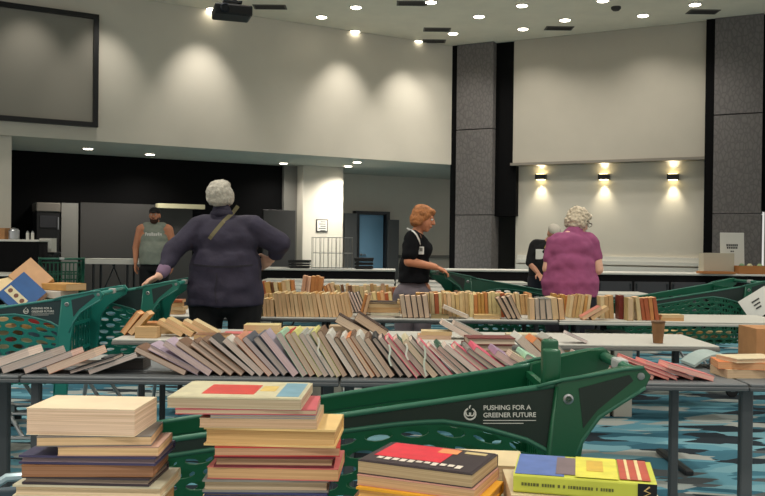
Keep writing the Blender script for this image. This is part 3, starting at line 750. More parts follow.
    if sign:
        # white lettering and round fruit-like emblem on both outer faces
        MW = mat('sign_white', (205, 205, 196), rough=.6)
        for s in (-1, 1):
            ang = math.atan(.04*wmul)*(-s)*-1
            base = lambda x, z: T(x, s*(hw(x)+.0055), z)
            tilt = math.atan(.16)
            for tx, x, z, sz in (('PUSHING FOR A', .872, .8945, .0158), ('GREENER FUTURE', .872, .8765, .0158)):
                if s > 0: continue
                me = text_mesh(tx, sz, .0006, 'LEFT', .00025); me.materials.append(MW)
                o = bpy.data.objects.new('lettering', me); COL.objects.link(o); o.parent = t
                o.matrix_local = base(x, z) @ RZ(-math.atan(.04*wmul)) @ RX(PI/2) @ Matrix.Rotation(math.radians(1.5), 4, 'Z')
            if s > 0: continue
            bm = bmesh.new()
            RB = RZ(-math.atan(.04*wmul))
            for zz, L in ((.8680, .128), (.8610, .098)):
                rbox(bm, 0, L, -.0012, .0006, 0, .0018, .0004, 1, base(.872, zz) @ RB @ RY(-math.radians(1.0)))
            obj('sign_rules', bm, MW, t)
            bm = bmesh.new(); c = (.840, .884)
            B = base(*c) @ RB
            def arc(cx, cz, r, a0, a1, wd, n=18):
                pts = [(cx+r*math.cos(math.radians(a0+(a1-a0)*k/n)), 0, cz+r*math.sin(math.radians(a0+(a1-a0)*k/n))) for k in range(n+1)]
                tube(bm, [B @ Vector(q) for q in pts], wd, 6)
            arc(0, 0, .0135, 112, 428, .0022, 28)
            arc(-.0042, .001, .0055, 150, 385, .0017); arc(.0042, .001, .0055, 155, 390, .0017)
            arc(.0045, .0155, .006, 120, 200, .0018, 8)
            obj('emblem', bm, MW, t)
    return t
def trolley_at(hx, hy, nx, ny, *a, s=1.0, **k):
    """handle end at (hx,hy), nose toward (nx,ny)"""
    d = Vector((hx-nx, hy-ny)); ang = math.atan2(d.y, d.x); L = 1.278*s
    ox, oy = hx-math.cos(ang)*L, hy-math.sin(ang)*L
    return trolley(T(ox, oy, 0) @ RZ(ang) @ Matrix.Diagonal((s, s, s, 1)), *a, **k)
trolley(T(-.6235, 2.222, 0) @ RZ(math.radians(.4)), 'dark green shopping trolley with white lettering behind the near book stacks', (0, 78, 46), wmul=.88, hooks=True)
TA = trolley_at(xat(111, 5.0), 5.12, xat(111, 5.0)-2, 5.02, 'green shopping trolley piled with books including the blue one at left', (22, 118, 106), wmul=1.5, s=1.0)
TB = trolley_at(xat(185, 5.6), 5.72, xat(185, 5.6)-2, 5.70, 'green shopping trolley held by the woman in the dark jacket', (16, 106, 90), wmul=1.2, sign=False, s=1.03)
TCc = trolley_at(xat(437, 7.5), 7.60, xat(437, 7.5)+1, 7.86, 'dark green shopping trolley held by the woman in black', (6, 70, 52), wmul=1.2, sign=False, s=1.04)
TR = trolley_at(xat(756, 7.5), 7.55, xat(600, 7.5), 7.35, 'dark green shopping trolley at right behind the white table', (8, 84, 60), wmul=1.35, sign=False, s=1.0)
TP = trolley(T(xat(62, 11.0)-.353*1.2, 11.0+.935*1.2, 0) @ RZ(math.radians(-69.3)) @ Matrix.Diagonal((.95, 1.05, 1.05, 1)), 'green shopping trolley seen from behind beside the serving counter', (12, 74, 52), wmul=1.35, sign=False)

# loose printed sheet on the right trolley
bm = bmesh.new(); hx_ = .12
c_ = at(758, 304, 7.12)
PM = T(c_.x, c_.y, c_.z) @ RY(math.radians(-32)) @ RX(math.radians(-12))
t = thing('paper_sheet', 'white printed paper sheet propped on the right trolley at the frame edge', 'paper', PM)
bm.free(); bm = bmesh.new(); n = 6
for i in range(n):
    a0, a1 = -.13+.26*i/n, -.13+.26*(i+1)/n; f = lambda a: -.012*math.cos(a*9)
    vs = [bm.verts.new(v) for v in ((a0, f(a0), -.10), (a1, f(a1), -.10), (a1, f(a1), .10), (a0, f(a0), .10))]; bm.faces.new(vs)
bmesh.ops.remove_doubles(bm, verts=bm.verts, dist=.0005)
o = obj('sheet', bm, mat('paper_white', (220, 218, 210), rough=.7), t); md = o.modifiers.new('s', 'SOLIDIFY'); md.thickness = .002
bm = bmesh.new()
for k in range(3): quadbox(bm, -.04, .03-.01*k, -.0165, -.0145, .03-.03*k, .042-.03*k)
obj('print', bm, M_grey, t)
# ------------------------------------------------------------------ books
BN = [0]
PB = {'S': Matrix(), 'F': RZ(PI)}
def book(M, t, w, h, cov, pg, label, group=None, hard=False, name=None, extra=None):
    """local: x thickness (centred), spine face at y=0 facing -y, width +y, height +z"""
    th = .003 if hard else .0014; ov = .003 if hard else .0006
    T_ = thing(name or ('hardcover_book' if hard else 'paperback_book'), label, 'book', M, group)
    bm = bmesh.new(); a = t/2
    # U profile in x,y
    rnd = min(.006, a*.5) if hard else min(.003, a*.4)
    out = [(-a, w), (-a, rnd), (-a+rnd*.35, rnd*.3), (-a+rnd, 0), (a-rnd, 0), (a-rnd*.35, rnd*.3), (a, rnd), (a, w)]
    inn = [(a-th, w), (a-th, rnd), (a-max(rnd, th), th), (-a+max(rnd, th), th), (-a+th, rnd), (-a+th, w)]
    pr = out+inn
    lo = [bm.verts.new((x, y, 0)) for x, y in pr]; hi = [bm.verts.new((x, y, h)) for x, y in pr]
    n = len(pr)
    for i in range(n): bm.faces.new((lo[i], lo[(i+1) % n], hi[(i+1) % n], hi[i]))
    # end caps as quads following the U
    no = len(out)
    m_ = [inn[-1-0], inn[-2], inn[-3], inn[-3], inn[-4], inn[-4], inn[-5], inn[-6]]
    idx = [no+5, no+4, no+3, no+3, no+2, no+2, no+1, no]
    for L, fl in ((lo, 1), (hi, 0)):
        for i in range(no-1):
            q = [L[i], L[i+1], L[idx[i+1]], L[idx[i]]]
            q2 = []
            for v in q:
                if v not in q2: q2.append(v)
            if len(q2) >= 3:
                try: bm.faces.new(q2[::-1] if fl else q2)
                except ValueError: pass
    c = obj('cover', bm, cover_mat(cov), T_)
    bm = bmesh.new(); g = th*.9
    x0, x1 = -a+th, a-th; n = 5
    cur = .003 if hard else .0
    ys = w-ov
    prof = [(x0, th+.0005), (x1, th+.0005)]
    for k in range(n+1):
        u = k/n; prof.append((x1+(x0-x1)*u, ys-cur*math.sin(PI*u)))
    a_ = [bm.verts.new((x, y, ov)) for x, y in prof]; b_ = [bm.verts.new((x, y, h-ov)) for x, y in prof]
    bm.faces.new(a_[::-1]); bm.faces.new(b_)
    for i in range(len(prof)): bm.faces.new((a_[i], a_[(i+1) % len(prof)], b_[(i+1) % len(prof)], b_[i]))
    obj('page_block', bm, page_mat(pg), T_)
    if extra: extra(T_, t, w, h)
    BN[0] += 1
    return T_
OBB = []
def obb(M, t, w, h):
    R = M.to_3x3(); return (M @ Vector((0, w/2, h/2)), [R.col[i].normalized() for i in range(3)], (t/2, w/2, h/2))
def hit_obb(A, B, tol=-.0006):
    d = B[0]-A[0]
    if d.length > sum(A[2])+sum(B[2]): return False
    ax = A[1]+B[1]+[a.cross(b) for a in A[1] for b in B[1]]
    for L in ax:
        if L.length < 1e-4: continue
        L = L.normalized()
        ra = sum(abs(A[1][i].dot(L))*A[2][i] for i in range(3)); rb = sum(abs(B[1][i].dot(L))*B[2][i] for i in range(3))
        if abs(d.dot(L)) > ra+rb-tol: return False
    return True
def clash(o, lst): return any(hit_obb(o, q) for q in lst)
def kmat(kind, t, w, h, hard=False):
    """placement with base at z=0, front at y=0, x centred; returns (matrix, across, up)"""
    if kind == 'S': return Matrix(), h
    if kind == 'F': return T(0, w, 0) @ RZ(PI), h
    # P: spine up, short page end to the viewer
    return Matrix(((1,0,0,0),(0,0,1,0),(0,-1,0,w),(0,0,0,1))), w
def flat(X, Y, z, yaw, t, w, h, cov, pg, label, face='F', group=None, hard=False, extra=None, tilt=0, name=None):
    """lying book; (X,Y) = middle of the face towards the viewer; face S spine, F fore-edge, E short page end"""
    B = Matrix(((0,0,-1,h/2),(0,1,0,0),(1,0,0,t/2),(0,0,0,1)))   # x'=+z, y'=+y, z'=-x ; spine to viewer at y=0
    if face == 'F': B = T(0, w, 0) @ RZ(PI) @ B
    if face == 'E': B = T(0, h/2, 0) @ RZ(PI/2) @ T(0, -w/2, 0) @ B
    M = T(X, Y, z) @ RZ(yaw) @ RY(tilt) @ B
    return book(M, t, w, h, cov, pg, label, group, hard, name=name, extra=extra)

C_cream = [('cream', (206, 178, 128), (204, 176, 128)), ('pale cream', (214, 192, 148), (210, 186, 140)), ('tan', (192, 154, 104), (206, 178, 130)), ('buff', (200, 168, 112), (212, 188, 140)), ('honey', (196, 148, 84), (208, 180, 132))]
C_orange = [('orange tan', (196, 128, 70), (206, 172, 120)), ('cream', (208, 184, 138), (210, 186, 140)), ('rust', (170, 88, 50), (206, 176, 130)), ('ochre', (190, 142, 70), (208, 182, 134)), ('pale yellow', (216, 196, 140), (212, 192, 148)), ('brown', (124, 84, 56), (202, 172, 126))]
C_dark = [('black-edged', (30, 28, 30), (188, 172, 142)), ('dark brown', (60, 38, 30), (190, 176, 146)), ('charcoal', (48, 48, 50), (186, 178, 156))]
C_mix = [('grey', (128, 128, 122), (176, 168, 146)), ('pale grey', (166, 166, 158), (186, 180, 162)), ('pink', (224, 92, 118), (184, 174, 152)), ('mint green', (160, 204, 174), (184, 176, 160)), ('cream', (206, 194, 158), (192, 182, 154)), ('dark green', (42, 84, 66), (180, 168, 150)), ('black-edged', (34, 34, 38), (176, 170, 150)), ('teal', (60, 120, 122), (176, 172, 152)), ('red', (176, 54, 48), (184, 172, 146)), ('lemon', (212, 208, 128), (186, 178, 152)), ('orange', (206, 122, 66), (188, 174, 144)), ('lilac', (160, 134, 160), (180, 172, 156)), ('white', (206, 204, 194), (194, 188, 168)), ('brown', (112, 84, 64), (178, 164, 138))]
C_left = [('white', (204, 200, 190), (196, 188, 172)), ('pale lilac', (178, 160, 176), (190, 178, 168)), ('slate', (84, 88, 98), (172, 166, 152)), ('cream', (204, 190, 156), (196, 184, 158)), ('salmon', (206, 140, 110), (196, 180, 156)), ('pale grey', (160, 160, 154), (184, 178, 164)), ('brown', (120, 90, 70), (184, 172, 150)), ('black-edged', (34, 34, 38), (178, 172, 156))]
C_red = [('red', (182, 52, 50), (200, 150, 130)), ('pink', (214, 118, 116), (206, 168, 150)), ('white', (208, 202, 192), (200, 190, 172)), ('salmon', (220, 136, 104), (210, 176, 148)), ('dark red', (124, 38, 44), (190, 150, 134)), ('cream', (210, 190, 150), (206, 186, 150))]
def row(px0, px1, Y, z, ang, trange, wrange, kinds, pal, ctx, group, hard=.2, jitter=.01, maxn=99):
    neg = (ang[0]+ang[1]) < 0
    a0, a1 = ang
    x = xat(px0, Y); xe = xat(px1, Y)
    if neg: x, xe, a0, a1 = -xe, -x, -a1, -a0
    i = 0; prev = None; out = []; x_start = x
    while i < maxn:
        u = max(0, min(1, (x-x_start)/max(.01, xe-x_start)))
        th = math.radians(max(0, a0+(a1-a0)*u+random.uniform(-1.2, 1.2)))
        t = random.uniform(*trange); up = random.uniform(*wrange)
        kd = random.choice(kinds); hd = random.random() < hard
        if kd == 'P': w = up; h = min(.24, up*1.5)
        else: h = up; w = up*.66
        if prev is not None:
            p, pt, pth, pup = prev
            if th > pth:
                cx = p + pt*math.cos(pth) - pup*math.sin(pth); cz = pt*math.sin(pth)+pup*math.cos(pth)
                if up*math.cos(th) > cz: need = cx + cz*math.tan(th)
                else: need = p + pt/math.cos(pth) - up*math.cos(th)*math.tan(pth) + up*math.sin(th)
                x = max(x, need+.0008)
        if x + t/math.cos(th) > xe+.004: break
        if neg: M = T(-x, 0, 0) @ RY(th) @ T(-t/2, 0, 0)
        else: M = T(x, 0, 0) @ RY(-th) @ T(t/2, 0, 0)
        K, _ = kmat(kd, t, w, h)
        yj = random.uniform(0, jitter)
        cn, cc, pg = random.choice(pal)
        q_ = random.uniform(-6, 10); pg = tuple(max(0, min(255, int(v*1.09+q_))) for v in (pg[0]+3, pg[1], pg[2]+4)); pg = tuple(4*(v//4) for v in pg)
        out.append((T(0, Y+yj, z) @ M @ K, t, w, h, cc, pg, cn, hd, kd))
        prev = (x, t, th, up)
        x = x + t/math.cos(th) + .0012; i += 1
    old = list(OBB); sh = 0; kept = []
    for (M, t, w, h, cc, pg, cn, hd, kd) in out:
        sg = -1 if neg else 1; k = 0
        while clash(obb(T(sg*sh, 0, 0) @ M, t, w, h), old) and k < 26: sh += .004; k += 1
        M = T(sg*sh, 0, 0) @ M
        if k >= 26: sh -= .004*26; continue
        ex = xat(px1, Y)+.035 if not neg else 9
        if M.translation.x > ex and kept: continue
        kept.append((M, t, w, h, cc, pg, cn, hd, kd)); OBB.append(obb(M, t, w, h))
    out = kept
    if neg: out.reverse()
    for i, (M, t, w, h, cc, pg, cn, hd, kd) in enumerate(out):
        lab = '%s book, %s from left %s' % (cn, ordn(i), ctx)
        book(M, t, w, h, cc, pg, lab, group, hd)
def pile(px, Y, z, items, ctx, group, ln=.18):
    """items bottom to top: (thickness, length, offset, yaw deg, palette entry, face)"""
    old = list(OBB); sy = 0
    def tst(sy):
        zz = z
        for (t, l, dx, yaw, c_, fc) in items:
            B = T(xat(px, Y)+dx, Y+.01+sy+l*.34, zz) @ RZ(math.radians(yaw)) @ Matrix(((0,0,-1,l/2),(0,1,0,-l*.34),(1,0,0,t/2),(0,0,0,1)))
            if fc != 'E' and clash(obb(B, t, l*.68, l), old): return True
            zz += t
        return False
    while tst(sy) and sy < .16: sy += .01
    if sy >= .16: sy = 0
    for i, (t, l, dx, yaw, (cn, cc, pg), fc) in enumerate(items):
        h, w = (l, l*.68) if fc != 'E' else (l*1.45, l)
        n = len(items)
        pos = 'only' if n == 1 else ('bottom' if i == 0 else 'top' if i == n-1 else ordn(i)+' from bottom')
        lab = '%s book lying flat, %s%s' % (cn, '' if n == 1 else pos+' ', ctx)
        flat(xat(px, Y)+dx, Y+.01+sy, z, math.radians(yaw), t, w, h, cc, pg, lab, fc, group, hard=random.random() < .3)
        if fc != 'E': OBB.append(obb(T(xat(px, Y)+dx, Y+.01+sy, z) @ RZ(math.radians(yaw)) @ Matrix(((0,0,-1,h/2),(0,1,0,0),(1,0,0,t/2),(0,0,0,1))), t, w, h))
        z += t+.0004

# --- T4 front row, left to right
Yf = Y4+.03; G4 = 'books along the front of the cream-book tables'
cr = lambda i: C_cream[i % 5]
orr = lambda i: C_orange[i % 6]
pile(172, Yf+.1, ZT, [(.03, .17, 0, 3, orr(2), 'F'), (.028, .16, .01, -4, orr(1), 'F'), (.03, .17, -.01, 5, orr(0), 'F'), (.02, .16, .0, 0, orr(2), 'S')], 'behind the trolley handle, left of the jacket', G4)
pile(257, Yf, ZT, [(.03, .09, 0, 0, ('olive', (120, 110, 70), (150, 134, 92)), 'E'), (.03, .088, 0, 0, ('olive brown', (110, 96, 60), (146, 128, 86)), 'E')], 'beside the jacket hem at the block', G4)
row(264, 275, Yf, ZT, (4, 4), (.02, .028), (.125, .135), 'P', C_cream, 'of the short ones starting the cream block', G4, hard=0)
row(277, 354, Yf, ZT, (7, 14), (.02, .031), (.168, .182), 'P', C_cream, 'in the long cream paperback block', G4, hard=0, jitter=.006)
row(357, 366, Yf, ZT, (-16, -14), (.02, .026), (.17, .18), 'PS', C_orange, 'leaning right after the cream block', G4, hard=0)
pile(383.5, Yf+.02, ZT, [(.016, .24, -.03, 4, ('white', (206, 202, 190), (206, 198, 180)), 'F'), (.022, .22, .02, -2, ('pale', (206, 196, 168), (206, 190, 160)), 'S'), (.034, .24, 0, 0, C_orange[0], 'F'), (.03, .23, .01, 2, C_orange[3], 'F'), (.016, .2, 0, -3, C_dark[1], 'F')], 'between cream block and dark-edged five', G4)
row(401, 432, Yf, ZT, (10, 7), (.036, .042), (.165, .175), 'F', C_dark, 'of the dark-edged five under the woman in black', G4, hard=1)
row(432.5, 443, Yf+.1, ZT, (3, 3), (.02, .03), (.175, .19), 'S', C_orange, 'of the bright spines right of the dark-edged five', G4)
pile(441, Yf, ZT, [(.028, .13, 0, 0, ('olive', (122, 112, 76), (158, 144, 104)), 'F')], 'below the bright spines by the dark-edged five', G4)
row(446, 467, Yf+.17, ZT, (4, 4), (.022, .03), (.165, .18), 'SP', C_cream, 'in the cream group over the two collapsed pale books', G4)
row(446, 474, Yf, ZT, (66, 70), (.022, .03), (.17, .2), 'F', [('pale green', (190, 200, 170), (200, 190, 160)), ('white', (210, 206, 196), (206, 196, 172))], 'of the collapsed pale ones, mid front', G4, hard=.5)
row(471, 507, Yf+.17, ZT, (2, 5), (.022, .034), (.165, .195), 'S', C_orange, 'in the orange spine group near the trolley bar', G4)
pile(486, Yf, ZT, [(.03, .19, .02, 0, C_cream[3], 'F')], 'in front of the orange spine group', G4)
row(509, 528, Yf, ZT, (29, 22), (.03, .036), (.175, .185), 'F', C_dark, 'of the dark-edged pair left of the purple shirt', G4, hard=1)
row(531, 571, Yf, ZT, (3, 8), (.034, .046), (.155, .165), 'PF', [C_orange[1], C_orange[3], C_cream[1], C_dark[2], C_orange[5], ('grey', (120, 118, 110), (186, 176, 150))], 'in the thick row before the purple shirt', G4, hard=.5)
row(573, 594, Yf, ZT, (-62, -56), (.024, .032), (.15, .18), 'F', [C_cream[0], ('pink', (196, 120, 104), (208, 178, 140))], 'leaning right under the purple shirt', G4)
row(567, 590, Yf+.19, ZT, (-8, -8), (.02, .028), (.165, .18), 'S', C_cream, 'of the upright tan ones behind the right-leaning pair', G4)
pile(598, Yf+.3, ZT, [(.014, .2, 0, -4, ('white', (208, 204, 192), (206, 198, 180)), 'F'), (.012, .17, .01, 5, ('grey', (150, 150, 144), (190, 184, 166)), 'F')], 'low between the leaning books at right', G4)
row(594, 600, Yf+.24, ZT, (2, 2), (.02, .03), (.17, .18), 'S', C_orange, 'rearmost by the purple shirt hem', G4)
row(602, 616, Yf+.17, ZT, (3, 3), (.024, .034), (.16, .175), 'S', C_cream, 'of the cream ones behind the brown leaner', G4)
row(602, 622, Yf, ZT, (52, 52), (.026, .03), (.19, .2), 'F', [('brown', (140, 96, 58), (180, 140, 92))], 'leaning hard left before the dark red one', G4, hard=1, maxn=1)
row(620.5, 628, Yf+.12, ZT, (1, 1), (.034, .038), (.18, .185), 'S', [('dark red', (112, 40, 34), (200, 170, 130))], 'right of the brown leaning one', G4, hard=1, maxn=1)
row(629, 636, Yf, ZT, (1, 1), (.04, .044), (.165, .17), 'F', [('buff', (190, 166, 118), (200, 180, 140))], 'thick, facing forward near the right spines', G4, hard=1, maxn=1)
row(639, 662, Yf+.04, ZT, (8, 8), (.024, .032), (.165, .175), 'S', C_orange, 'of the five tan spines before the right trolley', G4, hard=0)
pile(674, Yf+.03, ZT, [(.022, .17, 0, 0, C_orange[0], 'F'), (.022, .165, .005, 2, C_orange[1], 'F')], 'at the right end of the cream-book tables', G4)
# T4 back row
Yb = Y4+.44; G5 = 'books along the back of the cream-book tables'
row(268, 345, Yb, ZT, (14, 10), (.022, .04), (.13, .165), 'PS', C_orange+C_cream, 'in the row hidden behind the cream block', G5, jitter=.03)
row(347, 366, Yb, ZT, (24, 24), (.018, .022), (.165, .175), 'F', [('black-edged', (24, 26, 28), (206, 200, 184))], 'of the thin striped leaners behind the block end', G5, hard=1)
row(369, 396, Yb, ZT, (12, 6), (.024, .036), (.15, .17), 'PS', C_orange, 'behind the flat stack, rear row', G5)
pile(407, Yb-.02, ZT, [(.03, .16, 0, 0, C_cream[0], 'F'), (.03, .15, 0, 3, C_orange[0], 'F'), (.03, .15, 0, -2, C_orange[1], 'F'), (.02, .13, 0, 2, C_cream[1], 'F')], 'at the hip of the woman in black', G5)
row(416, 476, Yb, ZT, (2, 4), (.024, .04), (.16, .175), 'SP', C_orange, 'in the rear row right of the woman in black', G5, jitter=.02)
row(480, 536, Yb, ZT, (18, 3), (.024, .04), (.155, .17), 'SP', C_orange+C_cream, 'in the rear row left of the purple shirt', G5, jitter=.02)
row(560, 612, Yb, ZT, (-4, -2), (.024, .036), (.15, .17), 'S', C_orange+C_cream, 'in the rear row under the purple shirt', G5, jitter=.02)
# T5
Y5f = Y5+.05; G6 = 'jumbled books on the rear table'
row(264, 298, Y5f, ZT, (12, 6), (.024, .05), (.16, .2), 'PS', C_cream+C_orange, 'on the rear table beside the jacket', G6, jitter=.1)
row(300, 322, Y5f, ZT, (-8, -3), (.03, .05), (.22, .235), 'FS', [C_orange[0], ('pinkish tan', (204, 150, 116), (206, 170, 136))], 'tall, on the rear table before the wire rack', G6, jitter=.05)
row(324, 345, Y5f, ZT, (20, 10), (.02, .04), (.13, .17), 'PS', C_cream+C_orange, 'on the rear table behind the striped leaners', G6, jitter=.1)
row(346, 412, Y5f, ZT, (4, 10), (.024, .04), (.13, .16), 'PS', C_cream+C_orange, 'on the rear table left of the woman in black', G6, jitter=.1)

# --- T3
G3 = 'books on the white-topped table'
Yt = Y3+.06
row(114, 132, Yt+.12, ZT, (-34, -40), (.026, .034), (.155, .165), 'F', [C_orange[0], C_orange[3], C_cream[2]], 'leaning right at the left end of white table', G3)
pile(146, Yt, ZT, [(.062, .125, 0, -3, C_cream[2], 'F')], 'thick squat one near the left end of white table', G3)
pile(156, Yt+.17, ZT, [(.035, .2, 0, 2, C_cream[1], 'F'), (.028, .2, .0, -3, C_orange[0], 'F')], 'behind the thick squat one on white table', G3)
row(176, 204, Yt+.08, ZT, (60, 64), (.022, .03), (.16, .18), 'F', [C_orange[3], C_cream[0]], 'sloping left before the black trousers', G3, hard=0)
row(205, 232, Yt+.12, ZT, (62, 66), (.022, .03), (.15, .17), 'F', [C_cream[1], C_orange[1]], 'sloping left under the jacket hem', G3, hard=0)
pile(211, Yt-.03, ZT, [(.026, .19, .0, 0, C_orange[5], 'F')], 'at the front edge before the black trousers', G3)
pile(236, Yt+.01, ZT, [(.022, .17, 0, 4, C_red[1], 'F')], 'pink-edged beside the dark striped leaner on white table', G3)
pile(262, Yt+.25, ZT, [(.026, .22, 0, 0, C_cream[1], 'F'), (.03, .21, 0, 1, C_orange[4], 'F')], 'behind the first tall leaners on white table', G3)
pile(300, Yt+.25, ZT, [(.02, .26, 0, -2, C_orange[4], 'F')], 'under the cream block shelf on white table', G3)
pile(344, Yt+.25, ZT, [(.024, .2, 0, 2, ('grey', (150, 148, 140), (170, 162, 140)), 'F'), (.03, .19, .01, -1, ('pale brown', (176, 150, 118), (176, 160, 132)), 'F')], 'left of the two dark-edged leaners on white table', G3)
row(366, 425, Yt+.08, ZT, (60, 56), (.05, .054), (.2, .21), 'F', [C_dark[1]], 'of two thick dark-edged leaners on white table', G3, hard=1, maxn=2)
pile(436, Yt+.1, ZT, [(.024, .19, 0, 0, ('peach', (216, 176, 140), (210, 184, 156)), 'F'), (.022, .18, .01, -3, C_cream[1], 'F')], 'right of the two dark-edged leaners', G3)
row(452, 505, Yt+.1, ZT, (62, 66), (.028, .034), (.17, .2), 'F', [('white', (206, 204, 194), (198, 192, 172)), ('grey', (140, 140, 134), (190, 184, 164)), ('cream', (210, 200, 170), (200, 190, 164))], 'sloping left mid white table near the stacked pair', G3, hard=.4)
pile(524, Yt+.12, ZT, [(.016, .2, .02, 3, ('mustard', (190, 160, 90), (206, 194, 160)), 'F'), (.016, .18, .0, -3, ('cream', (206, 194, 160), (206, 194, 168)), 'F')], 'on the white table above the trolley hooks', G3)
row(588, 603, Yt-.02, ZT, (64, 64), (.014, .018), (.12, .13), 'F', [('grey', (120, 124, 124), (200, 196, 184))], 'small, tipped over on bare part of white table', G3, maxn=1)
# --- T2 long leaning row
G2 = 'leaning books along the dark grey tables'
Yr = Y2+.05
row(-70, 50, Yr, ZT, (-71, -69), (.026, .036), (.2, .22), 'F', C_left, 'leaning right at the far left, dark table', G2, hard=.4)
row(52, 90, Yr, ZT, (-72, -70), (.012, .02), (.19, .21), 'F', C_left, 'thin, leaning right below the green trolley', G2, hard=.2)
pile(70, Yr+.22, ZT, [(.03, .26, 0, -2, C_left[5], 'F')], 'behind the right-leaning books at left', G2)
row(84, 119, Yr+.02, ZT, (-58, -56), (.02, .024), (.17, .18), 'F', [('grey-green', (120, 134, 126), (190, 188, 172))], 'tipped right before the white table end', G2, maxn=1, hard=1)
pile(112, Yr, ZT, [(.05, .18, 0, 0, ('dark grey', (66, 68, 70), (96, 96, 92)), 'F')], 'dull one left of the long row', G2)
row(124, 196, Yr+.01, ZT, (70, 60), (.016, .026), (.22, .25), 'F', C_left, 'in the low sprawl left of long row', G2, hard=.4)
row(197, 262, Yr, ZT, (58, 46), (.02, .03), (.21, .235), 'F', C_left, 'in the sloping part before the white table', G2, hard=.4)
row(263, 300, Yr, ZT, (44, 36), (.02, .03), (.2, .22), 'PF', C_left, 'in the steeper part below the cream block', G2, hard=.3)
row(301, 352, Yr, ZT, (33, 32), (.017, .025), (.195, .215), 'P', C_mix, 'in the coloured part left of the ribbons', G2, hard=.2)
row(353, 398, Yr, ZT, (33, 36), (.017, .025), (.19, .21), 'P', C_mix, 'in the coloured part around the ribbons', G2, hard=.2)
row(399, 462, Yr, ZT, (38, 46), (.018, .026), (.19, .21), 'PF', C_mix, 'in the part right of the ribbons', G2, hard=.3)
row(463, 530, Yr+.02, ZT, (48, 58), (.018, .026), (.18, .2), 'PF', C_mix, 'in the part ending at the trolley hooks', G2, hard=.3)
row(531, 572, Yr+.05, ZT, (58, 60), (.02, .03), (.16, .18), 'PF', C_mix+C_left, 'above the near trolley handle arms', G2, hard=.3)
row(612, 706, Yr+.03, ZT, (66, 72), (.011, .018), (.2, .23), 'F', C_red, 'in the low red fan right of handle', G2, hard=.2)
pile(622, Yr-.02, ZT, [(.022, .24, -.02, 0, ('grey', (112, 112, 108), (160, 154, 136)), 'F')], 'below the start of the red fan', G2) if False else None
row(706, 742, Yr+.01, ZT, (75, 77), (.014, .022), (.19, .22), 'F', C_red, 'in the flat tail of the red fan', G2, hard=.2)
pile(758, Yr+.1, ZT, [(.036, .24, .0, 4, C_red[5], 'F'), (.03, .24, -.03, -10, ('orange', (222, 130, 76), (214, 170, 124)), 'F'), (.018, .22, .02, 12, ('cream', (222, 206, 170), (216, 196, 160)), 'F')], 'at the right frame edge beyond the fan', G2)
# second layer on T2 back half
pile(330, Yr+.42, ZT, [(.05, .3, 0, 0, C_left[3], 'F'), (.04, .26, 0, 3, C_left[5], 'F')], 'behind the coloured books, left of ribbons', G2)
pile(489, Yr+.42, ZT, [(.03, .24, .06, 4, C_mix[12], 'F'), (.03, .22, -.02, -2, C_left[3], 'F'), (.03, .23, .0, -3, ('maroon-edged', (104, 40, 40), (196, 184, 160)), 'F'), (.03, .22, .02, 2, ('maroon-edged', (110, 44, 42), (200, 190, 166)), 'F')], 'near the trolley hooks', G2)
row(512, 560, Yr+.42, ZT, (50, 40), (.03, .04), (.14, .16), 'P', [C_mix[10], C_mix[12], C_cream[0], C_mix[1]], 'rear of the dark table by the hooks', G2)
# ribbons: bookmarks hanging over the row
for k, (px, y0, y1, c) in enumerate(((318, 338, 356, (220, 214, 200)), (389, 345, 366, (214, 220, 206)), (406, 344, 360, (224, 220, 206)), (424, 346, 376, (206, 214, 196)))):
    Yk = Yr-.004; a = at(px, y0, Yk); b = at(px+1.5, y1, Yk-.004)
    bm = bmesh.new()
    pts = [a+Vector((0, .035, .004))]+[a.lerp(b, u/8)+Vector((math.sin(u*.9)*.004, -.002, 0)) for u in range(9)]
    for p_, q_ in zip(pts, pts[1:]):
        quadbox(bm, -.004, .004, 0, .0012, 0, 1, Matrix(((1, 0, q_.x-p_.x, p_.x), (0, 1, q_.y-p_.y, p_.y), (0, 0, q_.z-p_.z, p_.z), (0, 0, 0, 1))))
    bmesh.ops.remove_doubles(bm, verts=bm.verts, dist=.0004)
    tag(obj('bookmark_ribbon', bm, mat('ribbon%d' % k, c, rough=.6)), ('pale ribbon hanging over the pink-topped books', 'pale ribbon hanging left of the red-topped book, middle of row', 'short pale ribbon at the red-topped book, middle of row', 'long pale ribbon hanging below the lemon-topped book')[k], 'ribbon')

# --- contents of the trolleys
GA = 'books heaped in the left trolley'
def heap(items, group):
    for X, Y, z, yaw, tx, ty, t, w, h, (cn, cc, pg), lab, extra in items:
        B = Matrix(((0,0,-1,h/2),(0,1,0,-w/2),(1,0,0,t/2),(0,0,0,1)))
        book(T(X, Y, z) @ RZ(math.radians(yaw)) @ RX(math.radians(tx)) @ RZ(math.radians(ty)) @ B, t, w, h, cc, pg, lab, group, False, extra=extra)
def blue_art(T_, t, w, h):
    # cream square with round emblem patches printed on the cover (cover plane x=+t/2)
    for k, (y, z) in enumerate(((.35, .30), (.35, .55), (.35, .80))):
        bm = bmesh.new(); quadbox(bm, t/2+.0002, t/2+.0012, w*y-.024, w*y+.024, h*z-.026, h*z+.026)
        o = obj('cover_print', bm, mat('cover_print_cream', (206, 196, 160)), T_)
        bm = bmesh.new(); lathe(bm, [(.014, 0), (.014, .0006)], 20, T(t/2+.0013, w*y, h*z) @ RY(PI/2)); obj('cover_emblem', bm, mat('cover_print_brown', (110, 70, 56)), o)
hx_ = xat(111, 5.0); YA = 5.07
items = []
zz = .50
rnd = random.Random(4)
palA = C_red[:3]+C_cream+[('grey blue', (96, 120, 140), (190, 184, 164))]
